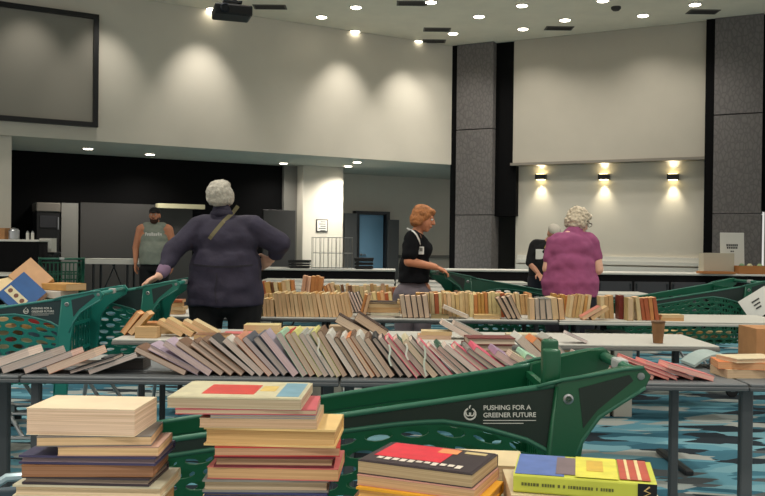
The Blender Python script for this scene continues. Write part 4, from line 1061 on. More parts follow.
for lay in range(9):
    for ci, cx in enumerate((-.385, -.655)):
        cn = palA[rnd.randrange(len(palA))]
        items.append((hx_+cx+rnd.uniform(-.01, .01), YA+rnd.uniform(-.02, .02), zz, rnd.uniform(-3, 3), 0, 0, .036, .26, .21, cn,
                      '%s book inside the left trolley, %s layer up, %s heap' % (cn[0], ordn(lay), ('handle-side', 'nose-side')[ci]), None))
    zz += .0375
heap(items, GA)
def heap2(X, Y, z, yaw, tx, rin, t, w, h, c, lab, extra=None, hard=False):
    B = Matrix(((0,0,-1,h/2),(0,1,0,-w/2),(1,0,0,t/2),(0,0,0,1)))
    return book(T(X, Y, z) @ RZ(math.radians(yaw)) @ RX(math.radians(tx)) @ RZ(math.radians(rin)) @ B, t, w, h, c[1], c[2], lab, GA, hard, extra=extra)
p = at(20, 297, 4.98)
heap2(p.x, 5.03, p.z, 6, 62, -42, .045, .2, .2, ('blue', (26, 82, 140), (196, 188, 168)), 'large blue book with cream cover squares sticking out of left trolley', blue_art)
heap2(p.x-.02, 5.20, p.z+.09, 10, 64, -44, .045, .17, .2, ('tan', (196, 150, 104), (208, 182, 136)), 'thick tan book leaning behind the large blue book')
heap2(p.x-.10, 5.34, p.z+.03, -4, 30, -30, .03, .14, .2, C_orange[3], 'ochre book behind the blue book at the left frame edge')
heap2(p.x-.16, 5.10, p.z+.03, 12, 40, 20, .03, .14, .2, C_orange[1], 'cream book behind the blue book at the left frame edge')
p = at(72, 292, 5.0)
zb_ = .50+9*.0375
for k, (dx, dy, yaw, t, c, lab) in enumerate(((0, .05, -20, .035, C_cream[1], 'pale cream book on the trolley heap, lowest of four right of blue'),
        (.005, .06, -30, .03, C_cream[0], 'cream book on the trolley heap, second of four right of blue'),
        (.015, .07, -22, .034, C_red[2], 'white book on the trolley heap, third of four right of blue'),
        (.06, .09, -30, .03, C_cream[4], 'honey-paged book topping the four right of the blue book'))):
    heap2(hx_-.395+dx, YA+dy, zb_+.012+k*.046, yaw, 0, 0, t+.010, .15, .22, c, lab)
# right trolley: a few books in the basket
rx = xat(690, 7.45)
for k in range(6):
    c = C_cream[k % 5]
    B = Matrix(((0,0,-1,.1),(0,1,0,-.07),(1,0,0,.015),(0,0,0,1)))
    book(T(rx-.22+.23*(k % 3), 7.44, .49+.036*(k//3)) @ RZ(.1*k) @ B, .03, .14, .2, c[1], c[2], 'pale book in the right trolley, %s, %s from the nose' % (('bottom layer', 'top layer')[k//3], ordn(k % 3)), 'books in the right trolley')

# ------------------------------------------------------------------ near stacks
GN = 'near book stacks'
def patch(o, t, y0, y1, z0, z1, c, w, h, nm='cover_print', lift=.0003, th=.0004):
    bm = bmesh.new(); quadbox(bm, t/2+lift, t/2+lift+th, w*y0, w*y1, h*z0, h*z1)
    return obj(nm, bm, mat('print_%d_%d_%d' % c, c, rough=.4, noise_amt=.15, nscale=40), o)
def stack(cx_px, Yf, vis, hidden_n, ctx, hid_len=.18, hidpal=C_cream):
    """vis: top to bottom: (px0, px1, ytop, depth, yaw, color, pages, face, hard, label, extra)"""
    ys = [v[2] for v in vis]
    zs = [at((v[0]+v[1])/2, v[2], Yf).z for v in vis]
    zbot = at(cx_px, 498.5, Yf).z if len(vis[-1]) < 12 else at(cx_px, vis[-1][11], Yf).z
    n = hidden_n; tt = (zbot-ZT)/n; z = ZT
    for k in range(n):
        cn, cc, pg = hidpal[k % len(hidpal)]
        flat(xat(cx_px, Yf)+.006*(k % 3-1), Yf+.006, z, math.radians((k*37) % 7-3), tt-.0005, .12, hid_len, cc, pg, '%s book, %s from the table in %s' % (cn, ordn(k), ctx), 'F', GN, False)
        z += tt
    for i in range(len(vis)-1, -1, -1):
        px0, px1, yt, dp, yaw, cc, pg, fc, hd, lab, ex = vis[i][:11]
        t = zs[i]-z-.0004
        x0, x1 = xat(px0, Yf), xat(px1, Yf); L = (x1-x0)/math.cos(math.radians(yaw))
        w, h = dp, L
        if fc == 'E': w, h = L, dp
        flat((x0+x1)/2, Yf, z, math.radians(yaw), t, w, h, cc, pg, lab, fc, GN, hd, extra=ex)
        z = zs[i]
# stack 1
white_pg = (232, 210, 178)
stack(90, 1.22, [
    (27, 137, 408.5, .105, -2, (236, 214, 180), white_pg, 'F', False, 'very thick pale paperback topping the leftmost near stack', None),
    (40, 152, 436, .10, 5, (120, 116, 112), (222, 196, 150), 'F', False, 'cream-paged book directly below the very thick pale paperback', None),
    (60, 160, 446.5, .095, 2, (190, 150, 130), (224, 196, 146), 'F', False, 'cream-paged book second below the very thick pale paperback', None),
    (20, 158, 456, .11, -1, (64, 60, 92), (150, 138, 140), 'F', True, 'purple and navy covered book in the leftmost near stack', None),
    (24, 155, 465, .10, 2, (150, 104, 66), (158, 122, 92), 'F', False, 'brown-paged book in the leftmost near stack', None),
    (23, 152, 477, .10, -2, (60, 50, 56), (178, 168, 150), 'F', True, 'grey-paged book with dark cover in the leftmost near stack', None),
    (14, 164, 485.5, .11, -1, (206, 198, 170), (220, 206, 168), 'F', True, 'broad cream book lowest in view in the leftmost near stack', None)],
    5, 'the leftmost near stack')
flat(xat(14, 1.34), 1.40, ZT, math.radians(-12), at(20, 488, 1.40).z-ZT-.09, .14, .12, (150, 50, 58), (190, 160, 140), 'dark red thick volume at the left frame edge behind the first stack', 'E', GN, True) if False else None
# stack 2
def art_mag(T_, t, w, h):
    patch(T_, t, .02, .98, .02, .98, (206, 198, 164), w, h)
    patch(T_, t, .25, .80, .22, .62, (206, 70, 62), w, h, lift=.0008)
    patch(T_, t, .1, .9, .80, .97, (120, 160, 176), w, h, lift=.0008)
    patch(T_, t, .3, .6, .64, .76, (220, 190, 110), w, h, lift=.0008)
stack(268, 1.27, [
    (168, 303, 398, .15, -2, (200, 192, 160), (190, 180, 148), 'F', False, 'thick magazine-like paperback with red cover patch topping the second near stack', art_mag),
    (177, 318, 409, .118, 1, (196, 92, 100), (206, 190, 158), 'F', False, 'cream-paged book with pink cover just under the red-patched one', None),
    (212, 317, 415, .112, 0, (150, 148, 146), (184, 170, 146), 'F', False, 'narrow grey-cream book third in the second near stack', None),
    (201, 319, 418.5, .12, -1, (202, 176, 140), (206, 180, 144), 'F', False, 'pinkish cream block fourth in the second near stack', None),
    (205, 338, 428.5, .125, -3, (226, 192, 128), (208, 176, 118), 'F', True, 'broad golden-cream hardcover in the middle of second near stack', None),
    (217, 342, 447, .112, 2, (196, 62, 60), (196, 160, 124), 'F', False, 'red-covered book under the golden-cream hardcover', None),
    (216, 336, 456.5, .112, 0, (104, 30, 40), (176, 148, 116), 'F', True, 'dark red edged book in the second near stack', None),
    (209, 341, 467.5, .118, -2, (206, 110, 104), (204, 172, 124), 'F', False, 'tan-paged book with pink cover edge in the second near stack', None),
    (205, 331, 480, .112, 1, (130, 130, 124), (184, 172, 142), 'F', True, 'grey hardcover lowest but one in view in second near stack', None),
    (206, 330, 492.5, .112, -1, (60, 66, 110), (190, 182, 164), 'F', True, 'blue-edged book lowest in view in the second near stack', None)],
    4, 'the second near stack')
# stack 3
def art_red(T_, t, w, h):
    patch(T_, t, .02, .98, .02, .98, (58, 48, 52), w, h)
    patch(T_, t, .06, .72, .06, .66, (216, 52, 66), w, h, lift=.0008)
    patch(T_, t, .10, .30, .52, .70, (226, 150, 96), w, h, lift=.0013)
    patch(T_, t, .1, .2, .74, .93, (200, 180, 130), w, h, lift=.0008)
    rr = random.Random(3)
    for k in range(11):
        z0 = .12+k*.07
        patch(T_, t, .76, .86+rr.uniform(-.03, .03), z0, z0+.05, (224, 212, 196), w, h, 'title_mark', lift=.0013)
def st3():
    Yc = 1.18
    z1, z2, z3 = at(418, 467.5, Yc).z, at(418, 481.5, Yc).z, at(418, 492.5, Yc).z
    n = 6; tt = (at(418, 505, Yc).z-ZT)/n; z = ZT
    for k in range(n):
        cn, cc, pg = C_orange[k]
        flat(xat(420, Yc), Yc, z, math.radians(-12+(k*29) % 8), tt-.0005, .13, .19, cc, pg, '%s book, %s from the table in the third near stack' % (cn, ordn(k)), 'F', GN); z += tt
    flat(xat(420, Yc), Yc-.01, z, math.radians(-22), z3-z-.0004, .12, .185, (232, 168, 40), (226, 186, 110), 'yellow-orange covered book lowest in view in the third near stack', 'F', GN, True)
    flat(xat(417, Yc), Yc, z3, math.radians(-23), z2-z3-.0004, .125, .175, (204, 150, 132), (206, 178, 134), 'cream book with pink cover edge beneath the red-covered one', 'F', GN)
    flat(xat(416, Yc), Yc+.004, z2, math.radians(-24), z1-z2-.0004, .125, .172, (66, 56, 58), (188, 172, 132), 'glossy red and black covered paperback topping the third near stack', 'F', GN, extra=art_red)
st3()
# pale pile behind stack 3/4
Yq = 1.34
zt_ = at(500, 465, Yq).z
n = 9; tt = (zt_-ZT)/n
for k in range(n):
    cn, cc, pg = [('white', (214, 210, 190), (212, 204, 176)), ('pale green', (196, 204, 176), (208, 202, 172)), ('cream', (220, 200, 156), (214, 194, 152))][k % 3]
    flat(xat(492, Yq), Yq, ZT+k*tt, math.radians(-10+(k*23) % 9), tt-.0005, .11, .10+.01*(k % 2), cc, pg, '%s book, %s from the table in the narrow pile behind third stack' % (cn, ordn(k)), 'E', GN)
# stack 4
def art_yel(T_, t, w, h):
    # top cover, h runs leftwards for spine-front books: z=0 right end
    patch(T_, t, .02, .98, .64, .99, (92, 116, 176), w, h)
    patch(T_, t, .1, .9, .52, .70, (120, 104, 108), w, h, lift=.0008)
    patch(T_, t, .02, .98, .26, .56, (222, 214, 84), w, h, lift=.0013)
    patch(T_, t, .3, .8, .36, .48, (214, 176, 70), w, h, lift=.0018)
    patch(T_, t, .05, .98, .04, .25, (184, 80, 62), w, h, lift=.0013)
    patch(T_, t, .05, .98, .10, .125, (226, 206, 150), w, h, lift=.0018)
    patch(T_, t, .05, .98, .18, .20, (226, 206, 150), w, h, lift=.0018)
    bm = bmesh.new(); quadbox(bm, -t*.48, t*.46, -.0008, -.0003, h*.0, h*.13); o = obj('spine_label', bm, M_blackp, T_)
    bm = bmesh.new(); tube(bm, [(t*.32, -.0015, h*.05), (t*.1, -.0015, h*.085), (t*.0, -.0015, h*.045), (-t*.2, -.0015, h*.09), (-t*.3, -.0015, h*.05)], .0011, 6); obj('publisher_mark', bm, mat('gold_print', (200, 170, 110)), o)
    bm = bmesh.new(); rr = random.Random(5); z = h*.94
    while z > h*.30:
        L = rr.uniform(.0018, .0034); quadbox(bm, -.0022, .0018, -.0008, -.0003, z-L, z); z -= L+(.0012 if rr.random() > .2 else .004)
    obj('spine_print', bm, mat('olive_print', (96, 98, 44)), T_)
def st4():
    Yc = 1.14; z1 = at(585, 478.5, Yc).z; z2 = at(585, 497.5, Yc).z
    n = 6; tt = (z2-ZT)/n; z = ZT
    for k in range(n):
        cn, cc, pg = [('white', (216, 212, 200), (214, 204, 176)), ('mint', (190, 206, 190), (210, 200, 172)), ('cream', (214, 196, 156), (212, 192, 152))][k % 3]
        flat(xat(590, Yc), Yc+.004, z, math.radians(-6+(k*31) % 8), tt-.0005, .135, .2, cc, pg, '%s book, %s from the table in the rightmost near stack' % (cn, ordn(k)), 'F', GN); z += tt
    flat(xat(587, Yc), Yc, z2, math.radians(-13), z1-z2-.0004, .115, .188, (196, 200, 72), (222, 198, 162), 'yellow-green spined book with blue cover topping the rightmost near stack', 'S', GN, extra=art_yel)
st4()
print('BOOKS', BN[0])
# ------------------------------------------------------------------ people
from mathutils.bvhtree import BVHTree
def capsule(bm, p1, r1, p2, r2, n=14):
    p1, p2 = Vector(p1), Vector(p2); d = p2-p1; L = d.length
    if L < 1e-5: return blobs(bm, p1, (r1,)*3)
    q = Vector((0, 0, 1)).rotation_difference(d.normalized()).to_matrix().to_4x4()
    prof = []
    for k in range(0, 7): a = -PI/2+PI/2*k/6; prof.append((max(.0005, r1*math.cos(a)), r1*math.sin(a)))
    for k in range(0, 7): a = PI/2*k/6; prof.append((max(.0005, r2*math.cos(a)), L+r2*math.sin(a)))
    lathe(bm, prof, n, Matrix.Translation(p1) @ q)
def organic(name, prims, m, parent, voxel=.01, it=4, wr=0, ws=9, seed=0, cut=None):
    bm = bmesh.new()
    for p in prims:
        if p[0] == 'c': capsule(bm, *p[1:])
        elif p[0] == 'e': blobs(bm, p[1], p[2], p[3] if len(p) > 3 else None, 20, 14)
        elif p[0] == 'f':   # elliptical frustum list of (cx,cy,z,rx,ry)
            rings = []
            for cx, cy, z, rx, ry in p[1]:
                rings.append([bm.verts.new((cx+rx*math.cos(2*PI*k/24), cy+ry*math.sin(2*PI*k/24), z)) for k in range(24)])
            for a, b in zip(rings, rings[1:]):
                for k in range(24): bm.faces.new((a[k], a[(k+1) % 24], b[(k+1) % 24], b[k]))
            bm.faces.new(rings[0][::-1]); bm.faces.new(rings[-1])
    bmesh.ops.recalc_face_normals(bm, faces=bm.faces)
    me = bpy.data.meshes.new('tmp'); bm.to_mesh(me); bm.free()
    o = bpy.data.objects.new('tmp', me); COL.objects.link(o)
    r = o.modifiers.new('r', 'REMESH'); r.mode = 'VOXEL'; r.voxel_size = voxel; r.use_smooth_shade = True
    s = o.modifiers.new('s', 'SMOOTH'); s.factor = .5; s.iterations = it
    bpy.context.view_layer.update()
    me2 = bpy.data.meshes.new_from_object(o.evaluated_get(bpy.context.evaluated_depsgraph_get()))
    bpy.data.objects.remove(o); bpy.data.meshes.remove(me)
    me2.name = name; me2.materials.clear(); me2.materials.append(m)
    if wr:
        nr = [v.normal.copy() for v in me2.vertices]
        for v, nn in zip(me2.vertices, nr):
            c = v.co
            f = noise.noise(Vector((c.x*ws, c.y*ws, c.z*ws*1.6+seed)))+.5*noise.noise(Vector((c.x*ws*2.3, c.y*ws*2.3+seed, c.z*ws*2.3)))
            v.co = c + nn*f*wr
    for p in me2.polygons: p.use_smooth = True
    o = bpy.data.objects.new(name, me2); COL.objects.link(o); o.parent = parent
    return o
def proj(o, x, z, off=.004):
    me = o.data; bv = BVHTree.FromPolygons([v.co for v in me.vertices], [p.vertices for p in me.polygons])
    h = bv.ray_cast(Vector((x, -2, z)), Vector((0, 1, 0)))
    return Vector((x, (h[0].y if h[0] else 0)-off, z))
def strip(name, pts, wd, th, m, parent, n=2):
    bm = bmesh.new(); rings = []
    for i, p in enumerate(pts):
        d = (pts[min(i+1, len(pts)-1)]-pts[max(i-1, 0)]).normalized(); s = d.cross(Vector((0, -1, 0))).normalized(); u = s.cross(d).normalized()
        rings.append([bm.verts.new(p+s*a*wd/2+u*b*th/2) for a, b in ((-1, -1), (1, -1), (1, 1), (-1, 1))])
    for a, b in zip(rings, rings[1:]):
        for k in range(4): bm.faces.new((a[k], a[(k+1) % 4], b[(k+1) % 4], b[k]))
    bm.faces.new(rings[0]); bm.faces.new(rings[-1][::-1])
    return obj(name, bm, m, parent)
def head(c, yaw, pitch=0, roll=0, s=1.0):
    H = Matrix.Translation(Vector(c)) @ RZ(math.radians(yaw)) @ RX(math.radians(pitch)) @ Matrix.Diagonal((s, s, s, 1))
    R = (RZ(math.radians(yaw)) @ RX(math.radians(pitch))).to_3x3()
    def P(*v): return H @ Vector(v)
    pr = [('e', P(0, .012, .022), tuple(s*v for v in (.074, .093, .092)), R), ('e', P(0, -.022, -.018), tuple(s*v for v in (.060, .066, .088)), R),
          ('e', P(0, -.048, -.078), tuple(s*v for v in (.034, .032, .030)), R), ('c', P(0, -.086, .018), .009*s, P(0, -.104, -.020), .013*s),
          ('e', P(.076, .012, -.012), tuple(s*v for v in (.011, .02, .032)), R), ('e', P(-.076, .012, -.012), tuple(s*v for v in (.011, .02, .032)), R),
          ('e', P(.03, -.072, .030), tuple(s*v for v in (.026, .014, .009)), R), ('e', P(-.03, -.072, .030), tuple(s*v for v in (.026, .014, .009)), R),
          ('e', P(0, -.084, -.052), tuple(s*v for v in (.024, .011, .010)), R)]
    return H, R, pr
M_eye = mat('eye_white', (225, 220, 212), rough=.2); M_iris = mat('iris', (40, 30, 24), rough=.2); M_lip = mat('lips', (150, 84, 74), rough=.5)
def features(H, parent, glasses=False):
    for sx in (-1, 1):
        bm = bmesh.new(); blobs(bm, H @ Vector((sx*.03, -.078, .012)), (.0115,)*3, n=12, m=8); e = obj('eye', bm, M_eye, parent, smooth=True)
        bm = bmesh.new(); blobs(bm, H @ Vector((sx*.03, -.0865, .012)), (.0055,)*3, n=10, m=6); obj('iris', bm, M_iris, e, smooth=True)
    bm = bmesh.new(); capsule(bm, H @ Vector((-.02, -.0905, -.052)), .004, H @ Vector((.02, -.0905, -.052)), .004, 8); obj('mouth', bm, M_lip, parent, smooth=True)
    if glasses:
        bm = bmesh.new()
        for sx in (-1, 1):
            tube(bm, [H @ Vector((sx*.034+.024*math.cos(a*PI/6), -.102, .012+.018*math.sin(a*PI/6))) for a in range(13)], .0025, 5)
            tube(bm, [H @ Vector((sx*.058, -.102, .016)), H @ Vector((sx*.082, .01, .014))], .0028, 5)
        tube(bm, [H @ Vector((-.010, -.102, .014)), H @ Vector((.010, -.102, .014))], .0022, 5)
        obj('glasses', bm, mat('glasses_frame', (70, 36, 30)), parent)
def hand(w, d, n, side=1, curl=.5, k=1.0):
    w, d, n = Vector(w), Vector(d).normalized(), Vector(n); n = (n-d*n.dot(d)).normalized(); s = d.cross(n)*side
    R = Matrix((s, d, n)).transposed()
    pr = [('e', w+d*.05, (.041, .052, .018), R)]
    for i, L in enumerate((.070, .080, .074, .058)):
        b = w+d*(.084-(.006 if i in (0, 3) else 0))+s*(.031-.0205*i)
        d1 = (d*math.cos(curl*.6)+n*math.sin(curl*.6)); d2 = (d*math.cos(curl*1.7)+n*math.sin(curl*1.7)); spl = s*(.10*(1.5-i)/1.5)
        d1 = (d1+spl).normalized(); m_ = b+d1*L*.5
        pr += [('c', b-d*.02, .0095, m_, .0088), ('c', m_, .0088, m_+(d2+spl*.5).normalized()*L*.5, .0075)]
    b = w+d*.026+s*.026; m_ = b+(d*.62+s*.72+n*.25).normalized()*.048
    pr += [('c', b, .014, m_, .0115), ('c', m_, .0115, m_+(d*.9+s*.2+n*.4).normalized()*.036, .009)]
    return pr
def shoe(parent, x, y, yaw, m, sc=1):
    R = RZ(math.radians(yaw)).to_3x3()
    o = organic('shoe', [('e', Vector((x, y, .045))+R @ Vector((0, -.075, -.005)), (.045, .085, .04), R), ('e', Vector((x, y, .05))+R @ Vector((0, .03, 0)), (.038, .06, .048), R)], m, parent, .008, 3)
    for v in o.data.vertices: v.co.z = max(.001, v.co.z)
    return o
def legs(parent, hipz, hx, m, m2, facing, spread=.11, rt=.1, rc=.06, ankle=.09, hips=(.19, .14), skinm=None, crotch=None, nm='trousers', cy=0, seed=1, shorts=None):
    kz = hipz*.53
    pr = [('e', (hx, cy, hipz), (hips[0], hips[1], .13))]
    for s in (-1, 1):
        x = hx+s*spread
        if shorts: pr += [('f', [(x, cy, shorts, rt*.95, rt*.98), (x, cy, hipz-.02, rt*1.05, rt*1.1)])]
        else: pr += [('c', (x, cy, hipz-.04), rt, (x, cy, kz), rt*.72), ('c', (x, cy, kz), rt*.72, (x, cy, ankle+.03), rc)]
    organic(nm, pr, m, parent, .012, 5, wr=.006, ws=8, seed=seed)
    for s in (-1, 1): shoe(parent, hx+s*spread, cy, facing, m2)
def leg_prims(hipz, hx, spread, cy=0, rt=.075):
    pr = [('e', (hx, cy, hipz), (.15, .10, .11))]
    for s in (-1, 1):
        x = hx+s*spread; kz = hipz*.53
        pr += [('c', (x, cy, hipz-.04), rt, (x, cy, kz), .052), ('c', (x, cy, kz), .055, (x, cy, .09), .036), ('c', (x, cy, .09), .035, (x, cy, .05), .035)]
    return pr
SK1 = mat('skin_warm', (196, 140, 112), rough=.55, noise_amt=.06); SK2 = mat('skin_tan', (200, 134, 100), rough=.55, noise_amt=.06); SK3 = mat('skin_pale', (222, 174, 148), rough=.55, noise_amt=.06)
M_shoe = mat('dark_shoe', (24, 24, 26), rough=.5)

# --- woman in dark jacket, back to camera
def person_jacket():
    Y = 5.84; X = xat(226, Y)
    t = thing('person', 'grey-haired person in navy purple jacket seen from behind, hand on green trolley', 'person', T(X, Y, 0))
    H, R, hp = head((-.045, .03, 1.592), 172, 8)
    lw, ld = Vector((-.392, -.25, 1.058)), Vector((-.86, -.10, -.45))
    rw = Vector((.30, .09, 1.17))
    body = hp + [('c', (-.035, .01, 1.50), .058, (-.01, 0, 1.40), .07), ('e', (0, 0, 1.2), (.19, .13, .26)), ('e', (0, 0, .98), (.19, .13, .15)),
        ('c', (-.18, 0, 1.39), .06, (-.335, -.10, 1.22), .05), ('c', (-.335, -.10, 1.22), .046, lw, .028),
        ('c', (.19, 0, 1.39), .06, (.355, .03, 1.27), .05), ('c', (.355, .03, 1.27), .046, rw, .028)]
    body += hand(lw, ld, (-.35, -.2, -.9), 1, .55) + hand(rw, (-.75, .35, -.4), (-.3, .9, 0), -1, .5) + leg_prims(.92, 0, .12)
    organic('body', body, SK3, t, .007, 3)
    features(H, t)
    hz = 1.60
    pr = [('e', (-.052, -.005, 1.620), (.090, .100, .092)), ('e', (-.05, -.03, 1.580), (.078, .068, .052)), ('e', (-.105, .02, 1.60), (.028, .07, .06)), ('e', (.02, .02, 1.60), (.028, .07, .06)), ('e', (-.05, .04, 1.675), (.07, .075, .045))]
    organic('hair', pr, mat('white_hair', (188, 182, 168), rough=.8, noise_amt=.3, nscale=45, bump=.6, bscale=60), t, .007, 2, wr=.006, ws=22, seed=2)
    legs(t, .90, 0, mat('black_trousers', (13, 13, 15), rough=.9), M_shoe, 180, .13, .125, .075, hips=(.23, .16))
    J = mat('navy_jacket', (50, 46, 62), rough=.75, spec=.3, noise_amt=.22, nscale=7, bump=.35, bscale=14)
    pr = [('f', [(0, 0, .855, .262, .19), (0, 0, .98, .262, .195), (0, .0, 1.08, .245, .18)]), ('e', (0, 0, 1.12), (.25, .185, .21)), ('e', (.0, 0, 1.30), (.235, .155, .17)),
          ('c', (-.155, .0, 1.392), .084, (.16, .0, 1.395), .084), ('c', (-.02, .01, 1.44), .082, (-.03, .01, 1.492), .066),
          ('c', (-.18, 0, 1.38), .090, (-.335, -.10, 1.225), .070), ('c', (-.335, -.10, 1.225), .068, (-.366, -.208, 1.108), .045),
          ('c', (.18, 0, 1.385), .090, (.36, .03, 1.28), .080), ('c', (.36, .03, 1.28), .078, (.335, .07, 1.215), .055)]
    j = organic('jacket', pr, J, t, .010, 4, wr=.012, ws=7, seed=5)
    organic('cuff', [('c', (-.368, -.210, 1.104), .046, (-.377, -.226, 1.083), .042)], mat('jacket_cuff', (128, 104, 128), rough=.8), t, .008, 2)
    # collar, waist seam, bag strap
    organic('collar', [('c', (-.085, .01, 1.478), .03, (-.03, -.055, 1.485), .028), ('c', (-.03, -.055, 1.485), .028, (.03, .01, 1.478), .03)], J, t, .008, 2)
    def W(px, py): q = at(px, py, Y-.16); return q.x-X, q.z
    for nm, a, b, wd, m_ in (('bag_strap', (234, 205), (209, 239), .026, mat('olive_strap', (112, 104, 76), rough=.8)),):
        pts = [proj(j, *W(a[0]+(b[0]-a[0])*k/12, a[1]+(b[1]-a[1])*k/12), off=.004) for k in range(13)]
        strip(nm, pts, wd, .006, m_, t)
    pts = [proj(j, -.20+.4*k/14, 1.135-.012*math.sin(PI*k/14), off=.002) for k in range(15)]
    strip('waist_seam', pts, .012, .006, mat('seam_dark', (30, 27, 38)), t)
    pts = [proj(j, -.03+.005*math.sin(k), 1.08-.2*k/8, off=.001) for k in range(9)]
    strip('back_seam', pts, .006, .004, MATS['seam_dark'], t)
person_jacket()

# --- man in tank top, facing camera
def person_tank():
    Y = 12.6; X = xat(154.5, Y)
    t = thing('person', 'bearded person in grey tank top and dark cap standing by the black wall', 'person', T(X, Y, 0) @ RZ(math.radians(8)))
    H, R, hp = head((0, -.01, 1.655), -6, 2)
    body = hp + [('c', (0, .02, 1.58), .062, (0, .02, 1.46), .075), ('e', (0, 0, 1.28), (.20, .14, .25)), ('e', (0, -.03, 1.08), (.19, .16, .18)), ('e', (0, 0, .95), (.18, .13, .12)),
        ('c', (-.17, .01, 1.46), .072, (.17, .01, 1.46), .072),
        ('c', (-.20, .01, 1.45), .068, (-.27, .03, 1.17), .052), ('c', (-.27, .03, 1.17), .05, (-.265, -.04, .95), .030),
        ('c', (.20, .01, 1.45), .068, (.27, .03, 1.17), .052), ('c', (.27, .03, 1.17), .05, (.265, -.04, .95), .030)]
    body += hand((-.265, -.04, .94), (0, -.1, -1), (.9, -.2, 0), -1, .35) + hand((.265, -.04, .94), (0, -.1, -1), (-.9, -.2, 0), 1, .35) + leg_prims(.93, 0, .11)
    organic('body', body, SK2, t, .008, 3)
    features(H, t)
    organic('beard', [('e', H @ Vector((0, -.055, -.085)), (.050, .040, .042)), ('e', H @ Vector((.045, -.02, -.06)), (.018, .035, .045)), ('e', H @ Vector((-.045, -.02, -.06)), (.018, .035, .045)), ('e', H @ Vector((0, -.088, -.037)), (.03, .012, .008))],
            mat('brown_beard', (58, 34, 24), rough=.9), t, .007, 2, wr=.004, ws=40)
    organic('cap', [('e', H @ Vector((0, .01, .058)), (.084, .102, .066), R), ('e', H @ Vector((0, -.11, .045)), (.062, .055, .010), R)], mat('dark_cap', (26, 24, 24), rough=.8), t, .007, 2)
    S = mat('grey_tank', (134, 140, 128), rough=.9, noise_amt=.08, bump=.2, bscale=20)
    pr = [('f', [(0, -.01, .93, .215, .165), (0, -.01, 1.08, .222, .185), (0, 0, 1.25, .205, .16)]), ('e', (0, -.01, 1.13), (.225, .19, .2)), ('e', (0, 0, 1.30), (.205, .15, .17)), ('c', (-.115, .01, 1.485), .076, (.115, .01, 1.485), .076), ('e', (0, -.01, 1.40), (.17, .125, .13))]
    sh = organic('tank_top', pr, S, t, .011, 3, wr=.008, ws=8, seed=9)
    bm = bmesh.new()
    for k in range(8):
        x = -.12+.03*k; p = proj(sh, x+.011, 1.375, .004); quadbox(bm, x, x+.023, p.y-.002, p.y+.004, 1.35, 1.39 if k % 3 else 1.402)
    obj('shirt_print', bm, mat('print_white', (210, 206, 198)), t)
    legs(t, .90, 0, mat('black_shorts', (18, 18, 20), rough=.9), M_shoe, 0, .11, .105, .07, hips=(.20, .15), nm='shorts', shorts=.52)
person_tank()

